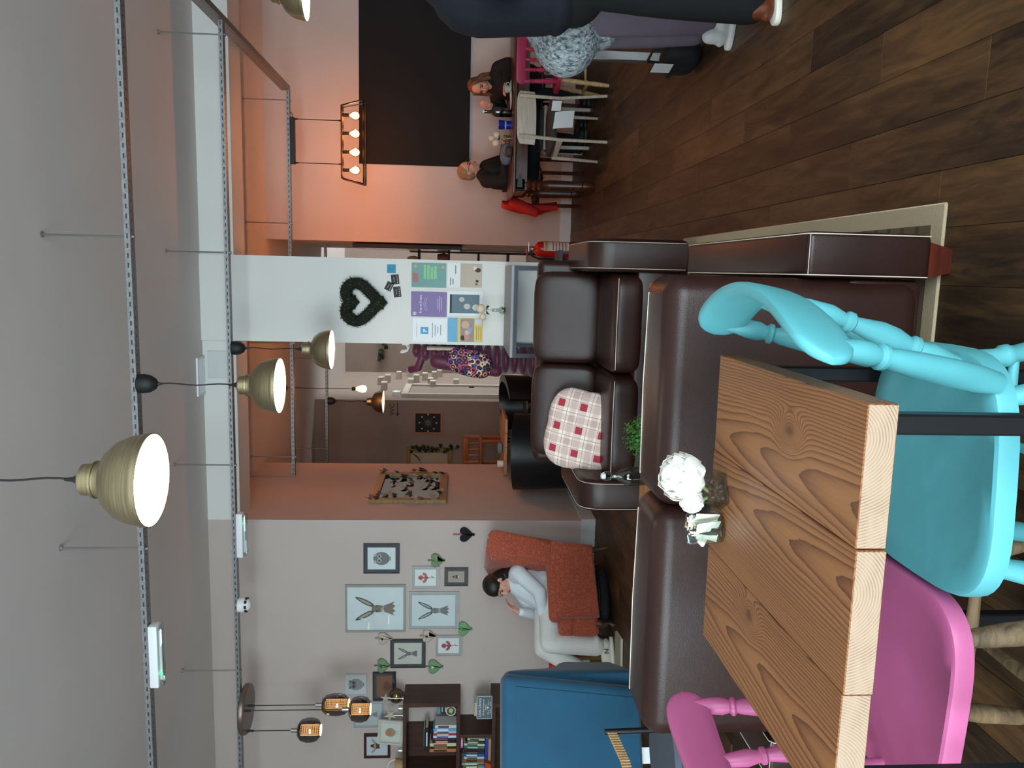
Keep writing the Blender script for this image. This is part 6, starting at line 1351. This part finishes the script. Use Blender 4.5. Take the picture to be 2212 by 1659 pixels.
sitter('older short-haired person in a black jumper sitting at the end of the dining table',(p.x-0.04,8.47,0),-0.55,None,None,pm('grey_blond_hair','#8a6a4c',0.6,var=0.2,scale=40,st=(1,1,0.2)),hair_short,(0.06,0.0,1.17),(1,0.05,-0.12),(((0.08,0.24,0.80),(0.30,0.06,0.81),(0.8,-0.5,0.1)),((0.08,-0.26,0.80),(0.30,-0.14,0.81),(0.9,0.3,0.05))),M_SKIN2,(M_BLKTOP,M_DKTR),(0.02,0.0),1.0,True)
p=onY(1030,186,8.45)
sitter('long-haired person in a black top leaning over the dining table',(p.x+0.06,8.47,0),-PI/2-0.75,None,None,pm('auburn_blond_hair','#6b452c',0.5,var=0.25,scale=40,st=(1,1,0.2)),hair_long,(0.10,0.0,1.075),(0.9,0.1,-0.38),(((0.10,0.26,0.80),(0.28,0.16,0.81),(0.8,-0.4,0.3)),((0.14,-0.26,0.82),(0.26,-0.12,0.92),(0.3,0.3,0.9))),M_SKIN2,(M_BLKTOP,M_DKTR),(0.05,0.0),1.0)
# ---------------------------------------------------------------- on the dining table
p=onY(1100,243,7.85); swing_bottle('dark glass swing-top bottle on the dining table',(p.x,7.85,DZ),1.15,glassmat('dark_bottle_glass','#6f5a58',0.08))
p=onY(1090,270,7.85); t=thing('blue_tumbler','cobalt blue glass tumbler on the dining table','glass',(p.x,7.85,DZ)); MB().lathe([(0.0,0.0),(0.038,0.0),(0.044,0.12),(0.041,0.12),(0.035,0.008),(0.0,0.008)],n=24,cap=False).build('glass',pm('cobalt_glass','#1c2f9c',0.12,var=0.05,trans=0.3),t); MB().lathe([(0.0441,0.05),(0.0446,0.05),(0.0448,0.062),(0.0443,0.062)],n=24,cap=False).build('pale_band',flat('#9db4dc'),t)
p=onY(1085,297,7.85); t=thing('rose_vase','small glass vase of cream roses on the dining table','vase',(p.x,7.90,DZ)); MB().lathe([(0.0,0.0),(0.03,0.0),(0.032,0.07),(0.029,0.07),(0.027,0.005),(0.0,0.005)],n=18,cap=False).build('glass',M_GLASS,t)
for dx,dz,R in ((0.03,0.135,0.042),(-0.045,0.14,0.042),(0.0,0.185,0.034)): rose(t,Vector((dx,0,dz)),R,M_ROSE,seed=int(R*1000)+5)
m=MB()
for dx,dz in ((0.03,0.12),(-0.045,0.12),(0.0,0.17)): m.tube([(0,0,0.01),(dx*0.5,0,dz*0.6),(dx,0,dz)],0.003,5)
m.build('stems',M_STEM,t,kind='stuff')
for k in range(4): a=1.6*k; MB().sheet(lambda u,v:Vector((0.07*u*math.cos(a),0.07*u*math.sin(a),0.10+0.02*math.sin(PI*u)))+Vector((-math.sin(a),math.cos(a),0))*((v-0.5)*0.035*math.sin(PI*min(1,u*0.95+0.05))),5,2,0.0008).build('leaf',MATS['dark_green_leaf'],t)
p=onY(1098,335,7.72); tag(MB().pill((0,0,0.055),(0.20,0.13,0.11),2.6,9).build('grey_cap',pm('grey_fabric','#5f656b',0.9,var=0.25,scale=16,bump=0.3,bscale=30),None),'crumpled grey cloth hat on the dining table in front of the older person','hat').location=(p.x,7.66,DZ)
o=tag(MB().pill((0,0,0.035),(0.10,0.10,0.07),3,8).build('brown_purse',flat('#3a2a24'),None),'dark brown round purse beside the grey hat on the dining table','purse'); o.location=(p.x+0.005,7.53,DZ)
p=onY(1098,190,7.8)
t=thing('coffee_cup','pale green cup on a saucer in front of the long-haired person','cup',(p.x,7.85,DZ)); MB().lathe([(0.0,0.0),(0.03,0.0),(0.085,0.012),(0.085,0.016),(0.03,0.006),(0.0,0.006)],n=28,cap=False).build('saucer',flat('#c4c9c2',0.3),t); MB().lathe([(0.0,0.006),(0.026,0.006),(0.042,0.07),(0.039,0.07),(0.024,0.012),(0.0,0.012)],n=24,cap=False).build('cup_body',flat('#9fb0a4',0.3),t); MB().tube([(0.038,0,0.055),(0.062,0,0.05),(0.058,0,0.028),(0.032,0,0.025)],0.005,8).build('handle',flat('#9fb0a4',0.3),t)
p=onY(1099,218,7.8); tag(MB().lathe([(0.0,0.0),(0.05,0.0),(0.09,0.014),(0.09,0.018),(0.05,0.006),(0.0,0.006)],n=28,cap=False).build('plate',flat('#c9c6bc',0.3),None),'small white plate beside the cup on the dining table','plate').location=(p.x,7.75,DZ)
# ================================================================ standing people at the right edge
M_NAVY=pm('navy_jersey','#080d1a',0.9,var=0.12,scale=4,bump=0.15,bscale=12); M_BLKTR=pm('black_trousers','#040507',0.9,var=0.1); M_MAUVE=pm('mauve_trousers','#6c6272',0.8,var=0.08,scale=6,bump=0.2,bscale=10)
g=thing('person','person in a navy top, black trousers and brown shoes at the right edge','person',(1.16,3.36,0.0),0.0)
B=MB(); T=head(g,(0.16,0.05,1.60),(1,0.3,-0.1),(0,0,1),1.0,body=B); B.cap((0.10,0.03,1.42),(0.13,0.04,1.52),0.055,0.052,12); B.cap((0,0,0.9),(0.06,0.02,1.40),0.11,0.10,12); hand(B,(0.42,0.10,1.02),(1,0.1,0.05),(0,1,0),1.0,0.5); hand(B,(0.40,-0.16,1.02),(1,0.0,0.0),(0,1,0),1.0,0.5)
B.build('body',SKIN,g,rem=0.008,smooth_it=2); face(g,T)
Q=MB(); hair_short(Q,T,1.0); Q.build('hair',M_HAIRD,g,rem=0.008,smooth_it=2)
H=MB(); H.cap((-0.02,0,0.92),(-0.03,0.0,1.20),0.19,0.20,18); H.cap((-0.03,0,1.18),(0.04,0.0,1.33),0.20,0.155,18); H.ell((-0.02,0,0.87),(0.19,0.20,0.085),18,10); H.cap((0.03,-0.17,1.36),(0.04,0.17,1.36),0.085,0.085,14)
H.cap((0.03,-0.20,1.35),(-0.10,-0.30,1.10),0.082,0.070,14); H.cap((-0.10,-0.30,1.10),(0.33,-0.18,1.03),0.068,0.045,14); H.cap((0.03,0.20,1.35),(0.02,0.28,1.06),0.08,0.066,14); H.cap((0.02,0.28,1.06),(0.34,0.12,1.03),0.064,0.045,14)
H.build('jumper',M_NAVY,g,rem=0.011,smooth_it=3)
J=MB(); J.ell((0.0,0,0.80),(0.175,0.19,0.14),18,10)
for sy,x in ((-1,-0.06),(1,0.06)): J.cap((x*0.3,sy*0.09,0.80),(x-0.01,sy*0.10,0.46),0.108,0.085,14); J.cap((x-0.01,sy*0.10,0.46),(x-0.03,sy*0.10,0.11),0.085,0.075,14)
J.build('trousers',M_BLKTR,g,rem=0.011,smooth_it=2)
M_TAN=pm('brown_leather_shoe','#5a2b17',0.4,var=0.1)
shoe(g,(-0.07,-0.11,0.0),0.35,mat=M_TAN,sole='#d6d2c6',name='shoe'); shoe(g,(0.05,0.12,0.0),0.25,mat=M_TAN,sole='#d6d2c6',name='shoe')
g=thing('person','person bending over in a speckled grey wool cardigan and mauve trousers','person',(1.20,3.88,0.0),0.0)
B=MB(); T=head(g,(0.62,0.0,1.16),(0.8,0,-0.6),(0.6,0,0.8),1.0,body=B); B.cap((0.42,0,1.06),(0.55,0,1.12),0.058,0.054,12); B.cap((0.1,0,0.86),(0.42,0,1.05),0.10,0.09,12); hand(B,(0.55,-0.2,0.80),(1,0,-0.2),(0,1,0),0.95,0.5); hand(B,(0.55,0.2,0.80),(1,0,-0.2),(0,1,0),0.95,0.5); B.build('body',SKIN,g,rem=0.008,smooth_it=2); face(g,T)
Q=MB(); hair_short(Q,T,1.0); Q.build('hair',pm('grey_hair','#6a6460',0.6,var=0.2,scale=40),g,rem=0.008,smooth_it=2)
H=MB(); H.ell((-0.075,0.0,0.765),(0.215,0.21,0.165),20,12); H.cap((-0.04,0,0.78),(0.36,0,1.00),0.185,0.15,18); H.cap((0.36,-0.17,1.0),(0.36,0.17,1.0),0.08,0.08,14); H.cap((0.0,0,0.64),(0.14,0,0.56),0.17,0.14,14)
for sy in (-1,1): H.cap((0.36,sy*0.2,1.0),(0.40,sy*0.26,0.82),0.07,0.06,12); H.cap((0.40,sy*0.26,0.82),(0.55,sy*0.2,0.80),0.06,0.045,12)
H.build('cardigan',wool_mat(),g,rem=0.012,smooth_it=2)
J=MB(); J.ell((0.0,0,0.66),(0.17,0.18,0.13),16,10)
for sy in (-1,1): J.cap((-0.02,sy*0.09,0.66),(-0.03,sy*0.095,0.40),0.112,0.088,14); J.cap((-0.03,sy*0.095,0.40),(-0.035,sy*0.09,0.13),0.088,0.062,14)
J.build('trousers',M_MAUVE,g,rem=0.011,smooth_it=2)
shoe(g,(-0.05,-0.10,0.0),-0.2,mat=pm('white_trainer','#d5d9da',0.5,var=0.03),sole='#eef0ef'); shoe(g,(0.03,0.10,0.0),-0.1,mat=MATS['white_trainer'],sole='#eef0ef')
# metal legged table the two stand at, bag and papers beneath
t=thing('steel_table','narrow steel table leg and top behind the standing people','table',(1.60,4.75,0)); 
MB().rbox((0.05,0,0.73),(0.9,0.6,0.03),0.004,1).build('top',M_MAH,t)
for x,y in ((-0.37,-0.05),(0.45,-0.05)): MB().rbox((x,y,0.36),(0.055,0.05,0.71),0.006,1).build('leg',M_STEEL,t); 
for x in (-0.37,0.45): MB().rbox((x,-0.05,0.012),(0.10,0.5,0.024),0.006,1).build('foot',M_MATTBLACK,t)
t=thing('bag','black handbag with a white paper tucked in, on the floor by the standing people','bag',(1.14,4.32,0.0),0.2)
MB().pill((0,0,0.10),(0.13,0.26,0.20),3,9).build('body',MATS['black_fabric'],t); MB().tube([(0,-0.08,0.18),(0,-0.06,0.26),(0,0.06,0.26),(0,0.08,0.18)],0.008,8).build('handle',M_MATTBLACK,t); MB().sheet(lambda u,v:Vector((-0.07,-0.06+0.10*u,0.15+0.10*v)),2,2,0.002).build('paper',flat('#d5d9db'),t,sm=0)
